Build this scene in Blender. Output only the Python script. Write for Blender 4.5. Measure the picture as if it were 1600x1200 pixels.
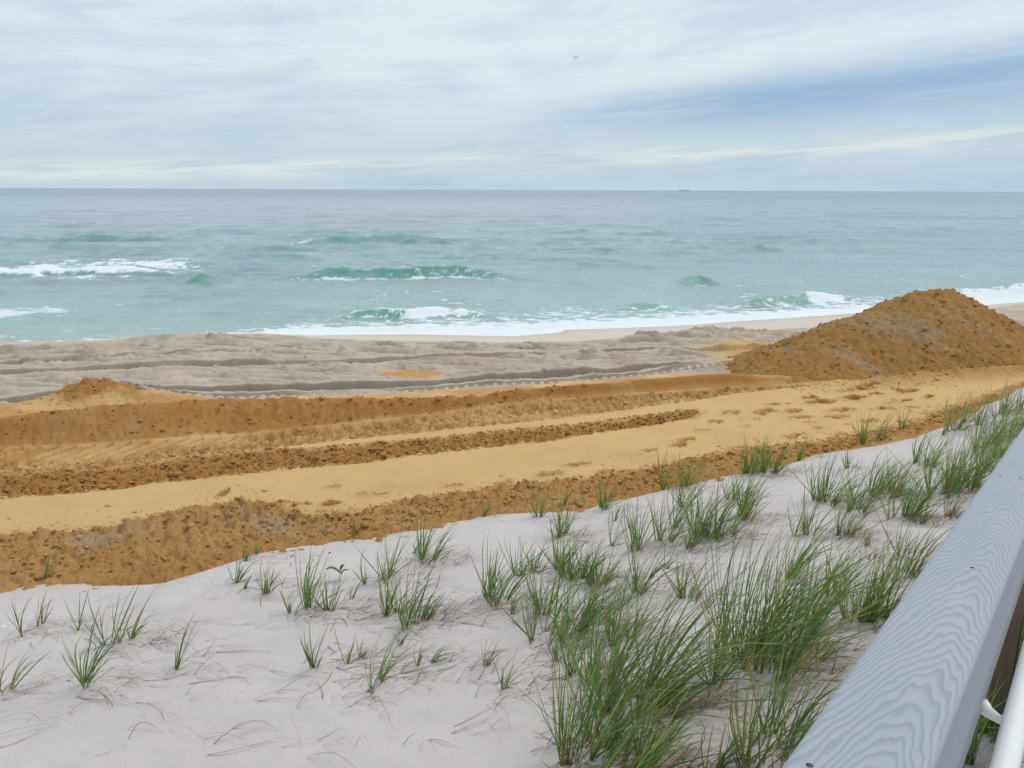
import bpy, math, random
import numpy as np

random.seed(7); RNG = np.random.default_rng(11)
scene = bpy.context.scene
for o in list(bpy.data.objects):
    bpy.data.objects.remove(o)
COL = scene.collection
rad = math.radians

# ------------------------------------------------------------------ camera
CAM_Z = 6.5
FPX, CX, CY, HORIZON = 1232.0, 800.0, 600.0, 296.5
PITCH = math.atan((CY - HORIZON) / FPX)
ROLL = math.atan(6 / 1600)
from mathutils import Matrix, Vector
Fv = np.array([0, math.cos(PITCH), -math.sin(PITCH)])
U0 = np.array([0, math.sin(PITCH), math.cos(PITCH)])
R0 = np.array([1.0, 0, 0])
Rv = math.cos(ROLL) * R0 + math.sin(ROLL) * U0
Uv = -math.sin(ROLL) * R0 + math.cos(ROLL) * U0
cam_d = bpy.data.cameras.new('camera')
cam_d.sensor_width = 36.0
cam_d.lens = 36.0 * FPX / 1600.0
cam_d.clip_start = 0.05
cam_d.clip_end = 120000
cam = bpy.data.objects.new('camera', cam_d)
COL.objects.link(cam)
cam.matrix_world = Matrix(((Rv[0], Uv[0], -Fv[0], 0), (Rv[1], Uv[1], -Fv[1], 0),
                           (Rv[2], Uv[2], -Fv[2], CAM_Z), (0, 0, 0, 1)))
scene.camera = cam

# ------------------------------------------------------------------ render look
scene.view_settings.view_transform = 'Standard'
scene.view_settings.look = 'None'
scene.view_settings.exposure = 0.0
scene.view_settings.gamma = 1.0
scene.view_settings.use_curve_mapping = False

# ------------------------------------------------------------------ sun and sky
SUN_EL, SUN_AZ = 56.0, 62.0          # degrees; azimuth from +Y towards +X
sd = bpy.data.lights.new('sun', 'SUN')
sd.energy = 1.5
sd.angle = rad(24)
sd.color = (1.0, 0.95, 0.88)
sun = bpy.data.objects.new('sun', sd)
COL.objects.link(sun)
sdir = Vector((math.sin(rad(SUN_AZ)) * math.cos(rad(SUN_EL)), math.cos(rad(SUN_AZ)) * math.cos(rad(SUN_EL)), math.sin(rad(SUN_EL))))
sun.rotation_euler = sdir.to_track_quat('Z', 'Y').to_euler()
sun.location = (0, 0, 40)


class NT:
    """small helper round a node tree"""
    def __init__(self, tree):
        self.t = tree

    def n(self, typ, **kw):
        nd = self.t.nodes.new(typ)
        for k, v in kw.items():
            setattr(nd, k, v)
        return nd

    def put(self, sock, v):
        if hasattr(v, 'is_output') or isinstance(v, bpy.types.NodeSocket):
            self.t.links.new(v, sock)
        else:
            sock.default_value = v

    def m(self, op, a, b=0.0, c=0.0, clamp=False):
        nd = self.n('ShaderNodeMath', operation=op, use_clamp=clamp)
        self.put(nd.inputs[0], a); self.put(nd.inputs[1], b); self.put(nd.inputs[2], c)
        return nd.outputs[0]

    def mix(self, fac, a, b, blend='MIX'):
        nd = self.n('ShaderNodeMix', data_type='RGBA', blend_type=blend)
        self.put(nd.inputs[0], fac)
        for s, v in ((nd.inputs[6], a), (nd.inputs[7], b)):
            if isinstance(v, (tuple, list)) and len(v) == 3:
                v = (*v, 1)
            self.put(s, v)
        return nd.outputs[2]

    def noise(self, vec, scale, detail=4.0, rough=0.55, dist=0.0):
        nd = self.n('ShaderNodeTexNoise')
        if vec is not None:
            self.put(nd.inputs['Vector'], vec)
        nd.inputs['Scale'].default_value = scale
        nd.inputs['Detail'].default_value = detail
        nd.inputs['Roughness'].default_value = rough
        nd.inputs['Distortion'].default_value = dist
        return nd.outputs['Fac']

    def xyz(self, x, y, z=0.0):
        nd = self.n('ShaderNodeCombineXYZ')
        self.put(nd.inputs[0], x); self.put(nd.inputs[1], y); self.put(nd.inputs[2], z)
        return nd.outputs[0]

    def ss(self, v, a, b):
        nd = self.n('ShaderNodeMapRange', interpolation_type='SMOOTHSTEP')
        self.put(nd.inputs[0], v)
        nd.inputs[1].default_value = a; nd.inputs[2].default_value = b
        return nd.outputs[0]


world = bpy.data.worlds.new('World')
scene.world = world
world.use_nodes = True
wt = NT(world.node_tree)
for nd in list(world.node_tree.nodes):
    world.node_tree.nodes.remove(nd)
w_out = wt.n('ShaderNodeOutputWorld')
w_bg = wt.n('ShaderNodeBackground')
w_bg.inputs['Strength'].default_value = 0.1
sky = wt.n('ShaderNodeTexSky', sky_type='NISHITA')
sky.sun_disc = False
sky.sun_elevation = rad(SUN_EL)
sky.sun_rotation = rad(SUN_AZ)
sky.air_density = 1.0; sky.dust_density = 1.5; sky.ozone_density = 1.0
tc = wt.n('ShaderNodeTexCoord')
sep = wt.n('ShaderNodeSeparateXYZ')
world.node_tree.links.new(tc.outputs['Generated'], sep.inputs[0])
wx, wy, wz = sep.outputs
az = wt.m('ARCTAN2', wx, wy)
el = wt.m('ARCSINE', wz)
elp = wt.m('MAXIMUM', el, 0.0)
# cloud sheet seen in perspective: the streaks flatten towards the horizon
inv = wt.m('DIVIDE', 1.0, wt.m('ADD', elp, 0.07))
# an even sheet of cloud drawn out in long streaks that rise a little to the right
el_s = wt.m('SUBTRACT', el, wt.m('MULTIPLY', az, 0.07))
sk1 = wt.noise(wt.xyz(wt.m('MULTIPLY', az, 2.6), wt.m('MULTIPLY', el_s, 19.0), 3.1), 1.0, 7.0, 0.6, 0.5)
sk2 = wt.noise(wt.xyz(wt.m('MULTIPLY', az, 6.0), wt.m('MULTIPLY', el_s, 75.0), 7.7), 1.0, 7.0, 0.65, 0.4)
sk3 = wt.noise(wt.xyz(wt.m('MULTIPLY', az, 4.5), wt.m('MULTIPLY', el_s, 10.0), 1.3), 1.0, 8.0, 0.62, 0.9)
streak = wt.m('ADD', wt.m('MULTIPLY', sk1, 0.6), wt.m('ADD', wt.m('MULTIPLY', sk2, 0.22), wt.m('MULTIPLY', sk3, 0.45)))   # about 0.63
thin = wt.ss(streak, 0.70, 0.50)           # 1 where the cloud is thin and blue shows
# the longest thin streak: low over the sea to the right
cen = wt.m('ADD', 0.078, wt.m('MULTIPLY', az, 0.070))
dd = wt.m('DIVIDE', wt.m('SUBTRACT', wt.m('ADD', el, wt.m('MULTIPLY', wt.m('SUBTRACT', sk1, 0.5), 0.03)), cen), wt.m('ADD', 0.017, wt.m('MULTIPLY', wt.ss(az, 0.0, 0.6), 0.022)))
gap = wt.m('EXPONENT', wt.m('MULTIPLY', wt.m('MULTIPLY', dd, dd), -1.0))
gap = wt.m('MULTIPLY', gap, wt.ss(wt.m('ADD', az, wt.m('MULTIPLY', wt.m('SUBTRACT', sk2, 0.5), 0.2)), -0.05, 0.25))
gap = wt.m('MULTIPLY', gap, wt.m('ADD', .55, wt.m('MULTIPLY', wt.ss(sk2, 0.25, 0.55), .45)))
# cream strip under it
cen2 = wt.m('ADD', 0.036, wt.m('MULTIPLY', az, 0.034))
d2 = wt.m('DIVIDE', wt.m('SUBTRACT', wt.m('ADD', el, wt.m('MULTIPLY', wt.m('SUBTRACT', sk1, 0.5), 0.035)), cen2), 0.0105)
strip = wt.m('MULTIPLY', wt.m('EXPONENT', wt.m('MULTIPLY', wt.m('MULTIPLY', d2, d2), -1.0)), wt.ss(sk2, 0.32, 0.62))
# colours are given at ten times their picture value, the background strength is 0.1
low = wt.ss(el, 0.0, 0.17)
cloud = wt.mix(low, (5.4, 6.7, 7.4), (7.3, 8.3, 8.75))
blue = wt.mix(0.15, (3.0, 4.75, 7.1), sky.outputs[0])
skyc = wt.mix(wt.m('MULTIPLY', thin, 0.34), cloud, blue)
skyc = wt.mix(wt.m('MULTIPLY', strip, 0.8), skyc, (8.0, 8.45, 8.1))
skyc = wt.mix(gap, skyc, blue)
world.node_tree.links.new(skyc, w_bg.inputs['Color'])
world.node_tree.links.new(w_bg.outputs[0], w_out.inputs['Surface'])


# ------------------------------------------------------------------ helpers
def ray(px, py):
    d = Fv * FPX + Rv * (px - CX) - Uv * (py - CY)
    return d / np.linalg.norm(d)


def at(px, py, z):
    d = ray(px, py)
    t = (z - CAM_Z) / d[2]
    return d[0] * t, d[1] * t


_P = np.random.default_rng(5).permutation(4096).astype(np.int64)
_G = np.random.default_rng(6).uniform(0, 2 * np.pi, 4096)
_GX, _GY = np.cos(_G), np.sin(_G)


def noise(x, y, seed=0):
    """gradient noise, about -0.7..0.7"""
    xi = np.floor(x).astype(np.int64); yi = np.floor(y).astype(np.int64)
    xf = x - xi; yf = y - yi
    u = xf * xf * xf * (xf * (xf * 6 - 15) + 10); v = yf * yf * yf * (yf * (yf * 6 - 15) + 10)
    def g(ix, iy, fx, fy):
        h = _P[(_P[(ix + seed * 131) & 4095] + iy) & 4095]
        return _GX[h] * fx + _GY[h] * fy
    a = g(xi, yi, xf, yf); b = g(xi + 1, yi, xf - 1, yf)
    c = g(xi, yi + 1, xf, yf - 1); d = g(xi + 1, yi + 1, xf - 1, yf - 1)
    return (a + u * (b - a)) + v * ((c + u * (d - c)) - (a + u * (b - a)))


def fbm(x, y, wl, octv=4, gain=0.5, seed=0):
    s = 0; a = 1.0
    for i in range(octv):
        s = s + a * noise(x / wl + i * 17.3, y / wl - i * 9.1, seed + i)
        wl *= 0.5; a *= gain
    return s


def billow(x, y, wl, octv=3, gain=0.55, seed=0):
    s = 0; a = 1.0
    for i in range(octv):
        s = s + a * np.abs(noise(x / wl + i * 11.7, y / wl + i * 5.3, seed + i))
        wl *= 0.5; a *= gain
    return s


def sm(a, b, x):
    t = np.clip((x - a) / (b - a), 0, 1)
    return t * t * (3 - 2 * t)


def curve(pts, z):
    """polyline through pixels lying at height z, as a function Y(X) (straight on past its ends)"""
    zs = z if isinstance(z, (list, tuple)) else [z] * len(pts)
    w = [at(p[0], p[1], zz) for p, zz in zip(pts, zs)]
    xs = np.array([a for a, b in w]); ys = np.array([b for a, b in w])
    s0 = np.clip((ys[1] - ys[0]) / (xs[1] - xs[0]), -.8, .8); s1 = np.clip((ys[-1] - ys[-2]) / (xs[-1] - xs[-2]), -.8, .8)
    xs = np.concatenate([[xs[0] - 200], xs, [xs[-1] + 200]]); ys = np.concatenate([[ys[0] - 200 * s0 * .3], ys, [ys[-1] + 200 * s1 * .6]])
    return lambda X: np.interp(X, xs, ys)


def grid_mesh(name, X, Y, Z, attrs=None, cols=None):
    r, c = X.shape
    me = bpy.data.meshes.new(name)
    co = np.stack([X, Y, Z], -1).reshape(-1, 3).astype(np.float32)
    idx = np.arange(r * c).reshape(r, c)
    q = np.stack([idx[:-1, :-1], idx[:-1, 1:], idx[1:, 1:], idx[1:, :-1]], -1).reshape(-1, 4).astype(np.int32)
    me.vertices.add(len(co)); me.vertices.foreach_set('co', co.ravel())
    me.loops.add(q.size); me.loops.foreach_set('vertex_index', q.ravel())
    me.polygons.add(len(q)); me.polygons.foreach_set('loop_start', np.arange(0, q.size, 4, dtype=np.int32))
    me.update(calc_edges=True)
    me.polygons.foreach_set('use_smooth', np.ones(len(q), dtype=bool))
    for k, v in (cols or {}).items():
        a = me.color_attributes.new(k, 'FLOAT_COLOR', 'POINT')
        a.data.foreach_set('color', np.concatenate([v.reshape(-1, 3), np.ones((r * c, 1))], 1).astype(np.float32).ravel())
    for k, v in (attrs or {}).items():
        a = me.attributes.new(k, 'FLOAT', 'POINT')
        a.data.foreach_set('value', v.astype(np.float32).ravel())
    return me


def poly_mesh(name, V, Fc, smooth=False, cols=None):
    me = bpy.data.meshes.new(name)
    me.from_pydata([tuple(v) for v in V], [], [tuple(f) for f in Fc])
    if smooth:
        me.polygons.foreach_set('use_smooth', np.ones(len(me.polygons), dtype=bool))
    if cols is not None:
        a = me.color_attributes.new('Col', 'FLOAT_COLOR', 'POINT')
        a.data.foreach_set('color', np.concatenate([np.asarray(cols), np.ones((len(V), 1))], 1).astype(np.float32).ravel())
    return me


def link(name, data, mat=None, parent=None, label=None, cat=None, group=None, kind=None):
    o = bpy.data.objects.new(name, data)
    COL.objects.link(o)
    if mat is not None and data is not None and not data.materials:
        data.materials.append(mat)
    if parent is not None:
        o.parent = parent
    for k, v in (('label', label), ('category', cat), ('group', group), ('kind', kind)):
        if v:
            o[k] = v
    return o


def base_mat(name):
    m = bpy.data.materials.new(name)
    m.use_nodes = True
    t = NT(m.node_tree)
    b = m.node_tree.nodes['Principled BSDF']
    return m, t, b


def sand_mat(name, fine=260.0, bump=0.5, var=0.16, speck=0.0, dist=0.004):
    m, t, b = base_mat(name)
    ca = t.n('ShaderNodeVertexColor', layer_name='Col')
    geo = t.n('ShaderNodeNewGeometry')
    pos = geo.outputs['Position']
    n1 = t.noise(pos, 2.3, 6, 0.65)
    n2 = t.noise(pos, fine, 3, 0.7)
    n3 = t.noise(pos, 22.0, 5, 0.65)
    f = t.m('ADD', t.m('MULTIPLY', n1, 0.4), t.m('ADD', t.m('MULTIPLY', n2, 0.35), t.m('MULTIPLY', n3, 0.45)))
    f = t.m('ADD', 1.0, t.m('MULTIPLY', t.m('SUBTRACT', f, 0.6), var * 2))
    colr = t.mix(1.0, ca.outputs[0], t.xyz(f, f, f), 'MULTIPLY')
    if speck:
        sp = t.ss(t.noise(pos, 120.0, 2, 0.5), 0.66, 0.72)
        colr = t.mix(t.m('MULTIPLY', sp, speck), colr, (0.16, 0.12, 0.11))
    m.node_tree.links.new(colr, b.inputs['Base Color'])
    b.inputs['Roughness'].default_value = 0.95
    b.inputs['Specular IOR Level'].default_value = 0.15
    bp = t.n('ShaderNodeBump')
    bp.inputs['Strength'].default_value = bump
    bp.inputs['Distance'].default_value = dist
    h = t.m('ADD', t.m('MULTIPLY', n3, 1.0), t.m('MULTIPLY', t.noise(pos, 90.0, 4, 0.7), 0.8))
    m.node_tree.links.new(h, bp.inputs['Height'])
    m.node_tree.links.new(bp.outputs[0], b.inputs['Normal'])
    return m


C_TAN = np.array([.69, .435, .200]); C_ORG = np.array([.425, .205, .064]); C_GREY = np.array([.56, .46, .375])
C_DGREY = np.array([.39, .315, .255]); C_FACE = np.array([.66, .575, .50]); C_DUNE = np.array([.570, .507, .500])

# ------------------------------------------------------------------ where things lie (photo pixels put on the ground)
DUNE_EDGE = curve([(0, 922), (130, 910), (270, 900), (330, 880), (400, 860), (500, 845), (600, 832), (680, 815), (760, 803), (830, 797),
                   (900, 797), (960, 782), (1040, 765), (1130, 742), (1220, 727), (1290, 708), (1350, 698), (1430, 680), (1500, 652), (1560, 625), (1600, 603)], 2.86)
BERM = curve([(0, 536), (150, 532), (280, 520), (420, 521), (500, 529), (640, 533), (770, 535), (900, 534), (1040, 524), (1180, 516), (1296, 510), (1420, 497), (1543, 482), (1600, 475)], 2.25)
SHORE = curve([(0, 541), (135, 534), (287, 526), (500, 524), (650, 523), (804, 525), (872, 520), (884, 516), (1040, 510), (1200, 499), (1347, 489), (1519, 479), (1600, 472)], 0.0)
B1 = curve([(0, 632), (60, 625), (100, 616), (150, 607), (185, 616), (230, 617), (290, 620), (380, 623), (540, 616), (640, 610), (730, 604), (830, 598), (900, 591), (1040, 581), (1120, 582), (1200, 580), (1300, 560), (1420, 545), (1600, 540)], 2.55)
C1 = curve([(0, 655), (100, 645), (200, 633), (290, 628), (400, 627), (540, 628), (650, 625), (760, 614), (840, 603), (960, 592), (1100, 584), (1200, 586)],
           [2.95, 2.95, 2.95, 2.93, 2.9, 2.84, 2.8, 2.78, 2.78, 2.78, 2.76, 2.7])
D1 = curve([(0, 700), (100, 698), (200, 690), (300, 681), (400, 673), (540, 660), (640, 647), (760, 630), (840, 620), (960, 612), (1100, 604), (1200, 600)], 2.62)
T1 = curve([(0, 747), (150, 740), (300, 714), (400, 702), (500, 690), (600, 680), (760, 664), (900, 648), (1040, 630), (1150, 612), (1250, 603)], 2.65)
R1T = curve([(0, 748), (180, 735), (310, 716), (405, 706), (500, 704), (594, 694), (699, 687), (790, 675), (905, 665), (1010, 652), (1090, 642)], 2.66)
R1B = curve([(0, 783), (180, 766), (310, 747), (405, 737), (540, 727), (652, 712), (736, 702), (860, 687), (960, 671), (1040, 660), (1100, 645)], 2.68)
R2T = curve([(0, 836), (120, 826), (200, 812), (300, 792), (380, 778), (440, 788), (500, 803), (567, 798), (615, 789), (702, 771), (763, 764), (837, 756), (939, 744), (1026, 728), (1150, 705), (1280, 690), (1400, 668), (1500, 636), (1600, 596)], 2.75)
G1 = curve([(0, 580), (165, 573), (300, 566), (540, 561), (760, 550), (900, 545), (1040, 545)], 2.4)
G2 = curve([(0, 628), (180, 612), (300, 605), (540, 600), (640, 596), (700, 592), (770, 586), (900, 578), (1040, 567), (1190, 557), (1300, 550)], 2.5)
FR = curve([(1180, 606), (1290, 603), (1380, 605), (1450, 600), (1600, 594), (1700, 590)], 2.65)


def dune_z(X, Y, detail=True):
    s = DUNE_EDGE(X) - Y
    w = fbm(X, Y, 1.6, 3, .5, 21)
    s = s + 0.16 * w + .05 * noise(X / .35, Y / .35, 23)
    z = 2.84 + 0.165 * np.clip(s, 0, 30) - 0.0035 * np.clip(s, 0, 12) ** 2 + 0.05 * (1 - np.exp(-np.clip(s, 0, 9) / .35))
    z = np.where(s < 0, 2.84 + 0.75 * s, z)
    k = sm(0, .8, s)
    z = z + k * (0.07 * fbm(X, Y, 2.2, 2, .5, 31) + 0.034 * fbm(X * .75 + Y * .25, Y * 1.25, .55, 3, .5, 35))
    if detail:
        z = z + k * 0.009 * fbm(X * .7, Y * 1.4, .13, 3, .6, 41)
    return z


# tuft list: base pixel x, y, height in pixels, number of blades, lean (to the right), dryness 0..1
TUFTS = [
 (38, 995, 58, 4, .1, 0), (60, 981, 46, 14, .5, .35), (122, 987, 50, 4, .2, .3), (171, 1010, 88, 9, .1, 0), (197, 1003, 62, 20, .6, .3),
 (268, 1050, 64, 7, .1, .1), (135, 1074, 84, 22, .45, .1), (3, 1082, 76, 12, .5, .2), (65, 906, 34, 9, .1, .2), (366, 913, 46, 16, .15, 0),
 (379, 922, 24, 7, .2, 0), (401, 868, 26, 9, .1, .2), (382, 879, 24, 12, .1, .1), (420, 929, 52, 18, .3, .05), (456, 961, 46, 9, .1, .1),
 (483, 957, 80, 26, .25, .1), (517, 960, 54, 20, .2, .25), (546, 935, 42, 7, .2, .2), (510, 838, 20, 7, .1, .3), (556, 836, 28, 10, .1, .1),
 (573, 913, 52, 5, .1, 0), (602, 907, 66, 20, .2, .05), (640, 867, 34, 9, .1, .5), (665, 880, 68, 46, .4, .05), (607, 967, 78, 16, .1, .1),
 (619, 962, 66, 14, .3, .05), (642, 983, 92, 24, .3, .05), (661, 970, 60, 12, .4, .1), (491, 1042, 68, 13, .15, .1), (540, 1037, 56, 5, .0, .1),
 (561, 1032, 30, 9, .2, .9), (587, 1072, 84, 20, .5, .15), (671, 1035, 38, 7, .7, .1), (624, 1006, 30, 6, .0, .05), (650, 1040, 32, 5, .2, .1),
 (767, 941, 88, 46, .2, .05), (762, 1045, 42, 13, .3, .95), (791, 1076, 50, 10, .5, .1), (801, 962, 40, 8, .1, .05), (812, 900, 56, 14, .1, 0),
 (833, 895, 46, 12, .2, .1), (869, 841, 46, 14, .1, .05), (882, 838, 66, 18, .2, .05), (842, 811, 52, 16, .0, .05), (750, 810, 32, 14, .2, .4),
 (942, 797, 54, 22, .0, .05), (958, 816, 30, 8, .1, .05), (886, 788, 30, 12, .1, .4), (873, 893, 58, 20, .1, .05), (890, 907, 74, 26, .2, .05),
 (911, 912, 72, 30, .4, .05), (932, 918, 66, 26, .3, .1), (999, 866, 76, 26, .1, .05), (954, 853, 60, 6, .1, .1), (1036, 849, 74, 26, .15, .05),
 (996, 930, 86, 26, .3, .1), (985, 996, 60, 12, .2, .2), (1073, 941, 62, 24, .1, .15), (1037, 891, 44, 12, .8, .6),
 (850, 962, 92, 22, .1, .05), (862, 1003, 120, 46, .25, .12), (872, 1035, 48, 10, .1, .1), (905, 988, 82, 26, .6, .05), (926, 972, 76, 26, .5, .1),
 (955, 1016, 66, 16, .2, .1), (937, 1073, 110, 18, .2, .1), (909, 1060, 130, 22, .15, .15),
 (978, 1108, 205, 95, .55, .12), (1010, 1090, 130, 50, .8, .1), (904, 1178, 150, 38, .25, .1), (927, 1184, 110, 30, .4, .1), (886, 1206, 120, 14, .1, .1),
 (965, 1215, 125, 46, .7, .1), (1010, 1212, 100, 26, .6, .1), (1110, 1206, 70, 12, .3, .2),
 (1112, 1066, 120, 22, .05, .15), (1150, 1020, 172, 60, .3, .08), (1184, 1040, 188, 66, .4, .08), (1207, 1060, 150, 46, .5, .1),
 (1194, 1192, 150, 42, .3, .12), (1165, 1204, 90, 9, .1, .1), (1230, 1010, 130, 40, .5, .1), (1215, 1160, 120, 30, .5, .1),
 (1336, 974, 96, 22, .1, .05), (1358, 977, 112, 34, .3, .1), (1382, 966, 96, 16, .2, .05), (1268, 1032, 60, 26, .9, .7), (1262, 975, 110, 26, .4, .1),
 (1038, 767, 60, 24, .05, .3), (1068, 763, 56, 22, .1, .15), (1066, 793, 66, 24, .1, .05), (1165, 741, 46, 24, .0, .1), (1181, 742, 58, 40, .1, .05),
 (1204, 741, 56, 40, .2, .05), (1246, 720, 36, 18, .1, .1), (1352, 692, 44, 28, .1, .1), (1374, 687, 40, 22, .1, .2), (1326, 733, 38, 14, .0, .1),
 (1408, 668, 34, 10, .0, .1), (1141, 781, 48, 16, .0, .05), (1053, 828, 66, 16, .15, .15), (1092, 841, 84, 32, .1, .05), (1109, 843, 96, 36, .15, .08),
 (1122, 846, 36, 9, .1, .1), (1155, 811, 70, 22, .1, .05), (1165, 813, 80, 26, .25, .08), (1142, 839, 50, 8, .3, .1), (1073, 857, 54, 12, .3, .1),
 (1282, 786, 72, 30, .1, .05), (1292, 791, 64, 24, .3, .1), (1265, 837, 66, 20, .1, .1), (1236, 839, 50, 13, .1, .6), (1319, 841, 62, 26, .3, .05),
 (1305, 838, 40, 10, .2, .5), (1338, 803, 76, 34, .35, .1), (1361, 776, 64, 36, .3, .05), (1390, 779, 52, 18, .2, .1), (1355, 856, 28, 14, .1, .95),
 (1362, 876, 26, 8, .1, .95), (1489, 674, 54, 34, .15, .05), (1510, 661, 42, 20, .2, .4), (1564, 650, 46, 50, .15, .15), (1471, 680, 34, 8, .1, .1),
 (1532, 666, 44, 18, .3, .15), (1431, 726, 46, 16, .1, .1), (1448, 733, 54, 24, .3, .1), (1529, 709, 66, 34, .2, .08), (1546, 698, 70, 34, .2, .1),
 (1576, 688, 62, 40, .3, .15), (1468, 779, 80, 40, .2, .08), (1482, 774, 78, 40, .3, .05), (1500, 766, 78, 40, .3, .08), (1514, 768, 74, 36, .4, .1),
 (1407, 814, 84, 34, .2, .05), (1418, 811, 66, 24, .4, .1), (1436, 819, 62, 14, .3, .1), (1394, 773, 56, 24, .3, .05), (1483, 812, 44, 30, .4, .95),
 (1409, 870, 60, 9, .0, .1), (1415, 905, 90, 26, .3, .05), (1560, 718, 60, 36, .3, .15), (1540, 740, 66, 36, .3, .15), (1592, 668, 52, 30, .3, .2),
 (1590, 640, 40, 26, .2, .6), (1225, 905, 84, 20, .3, .1), (1300, 930, 90, 26, .35, .1),
 (1565, 1060, 120, 50, .2, .25), (1590, 1090, 130, 56, .2, .2), (1550, 1150, 110, 50, .3, .4), (1600, 1000, 110, 46, .2, .2), (1520, 1210, 90, 40, .4, .6),
 (1540, 1110, 90, 40, .2, .3), (1572, 1130, 110, 50, .2, .2), (1530, 1160, 80, 36, .3, .5), (1575, 1020, 90, 40, .2, .2), (1555, 1210, 100, 40, .2, .6), (1520, 1140, 70, 30, .2, .8),
]


def dune_hits(pix):
    """where the sight lines through pixels meet the dune (or the beach past the dune's edge)"""
    d = np.array([ray(*p) for p in pix])
    t = np.full(len(d), 2.0)
    for _ in range(45):
        p = d * t[:, None]
        g = p[:, 2] + CAM_Z - ground_z(p[:, 0], p[:, 1])
        t = t + g * 0.9
    p = d * t[:, None]
    p[:, 2] = ground_z(p[:, 0], p[:, 1])
    return [(q, tt) for q, tt in zip(p, t)]


def dune_hit(px, py):
    return dune_hits([(px, py)])[0]


FOOT = []
for (u, v, a, b) in [(565, 774, 22, 4), (522, 762, 14, 3), (860, 743, 26, 4), (790, 758, 16, 4), (705, 762, 20, 3), (905, 727, 26, 3), (978, 712, 28, 4), (1012, 705, 16, 3),
                     (1072, 688, 18, 4), (1060, 696, 14, 3), (1102, 671, 14, 3), (1168, 665, 12, 3), (1175, 652, 16, 4), (1200, 640, 22, 5), (1245, 652, 24, 4), (1240, 640, 16, 3),
                     (1285, 672, 14, 3), (1310, 652, 20, 4), (1320, 640, 22, 4), (1330, 620, 26, 4), (1362, 616, 26, 3), (1380, 640, 22, 4), (1400, 628, 24, 4), (1445, 650, 18, 3),
                     (1450, 622, 10, 3), (1240, 685, 16, 4), (1160, 703, 22, 3), (1310, 682, 12, 4), (1290, 625, 30, 4), (1345, 606, 40, 3), (1420, 612, 22, 3), (1270, 661, 14, 3),
                     (1215, 628, 18, 3), (1260, 618, 20, 3), (1480, 640, 16, 3), (1140, 640, 18, 3), (1120, 655, 12, 3), (1425, 640, 15, 3), (590, 776, 18, 3), (655, 795, 26, 7), (1355, 660, 14, 3),
                     (430, 792, 20, 5), (372, 800, 14, 9), (402, 806, 14, 8), (470, 795, 22, 5), (520, 792, 22, 5), (455, 822, 22, 6), (350, 770, 6, 7), (830, 765, 12, 4), (945, 742, 12, 4)]:
    x, y = at(u, v, 2.72)
    sx = a / FPX * math.hypot(x, y) * 1.0
    x2, y2 = at(u, v - b, 2.72)
    FOOT.append((x, y, max(sx, .05), max(y2 - y, .045)))
PITS = np.array(FOOT)


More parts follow.
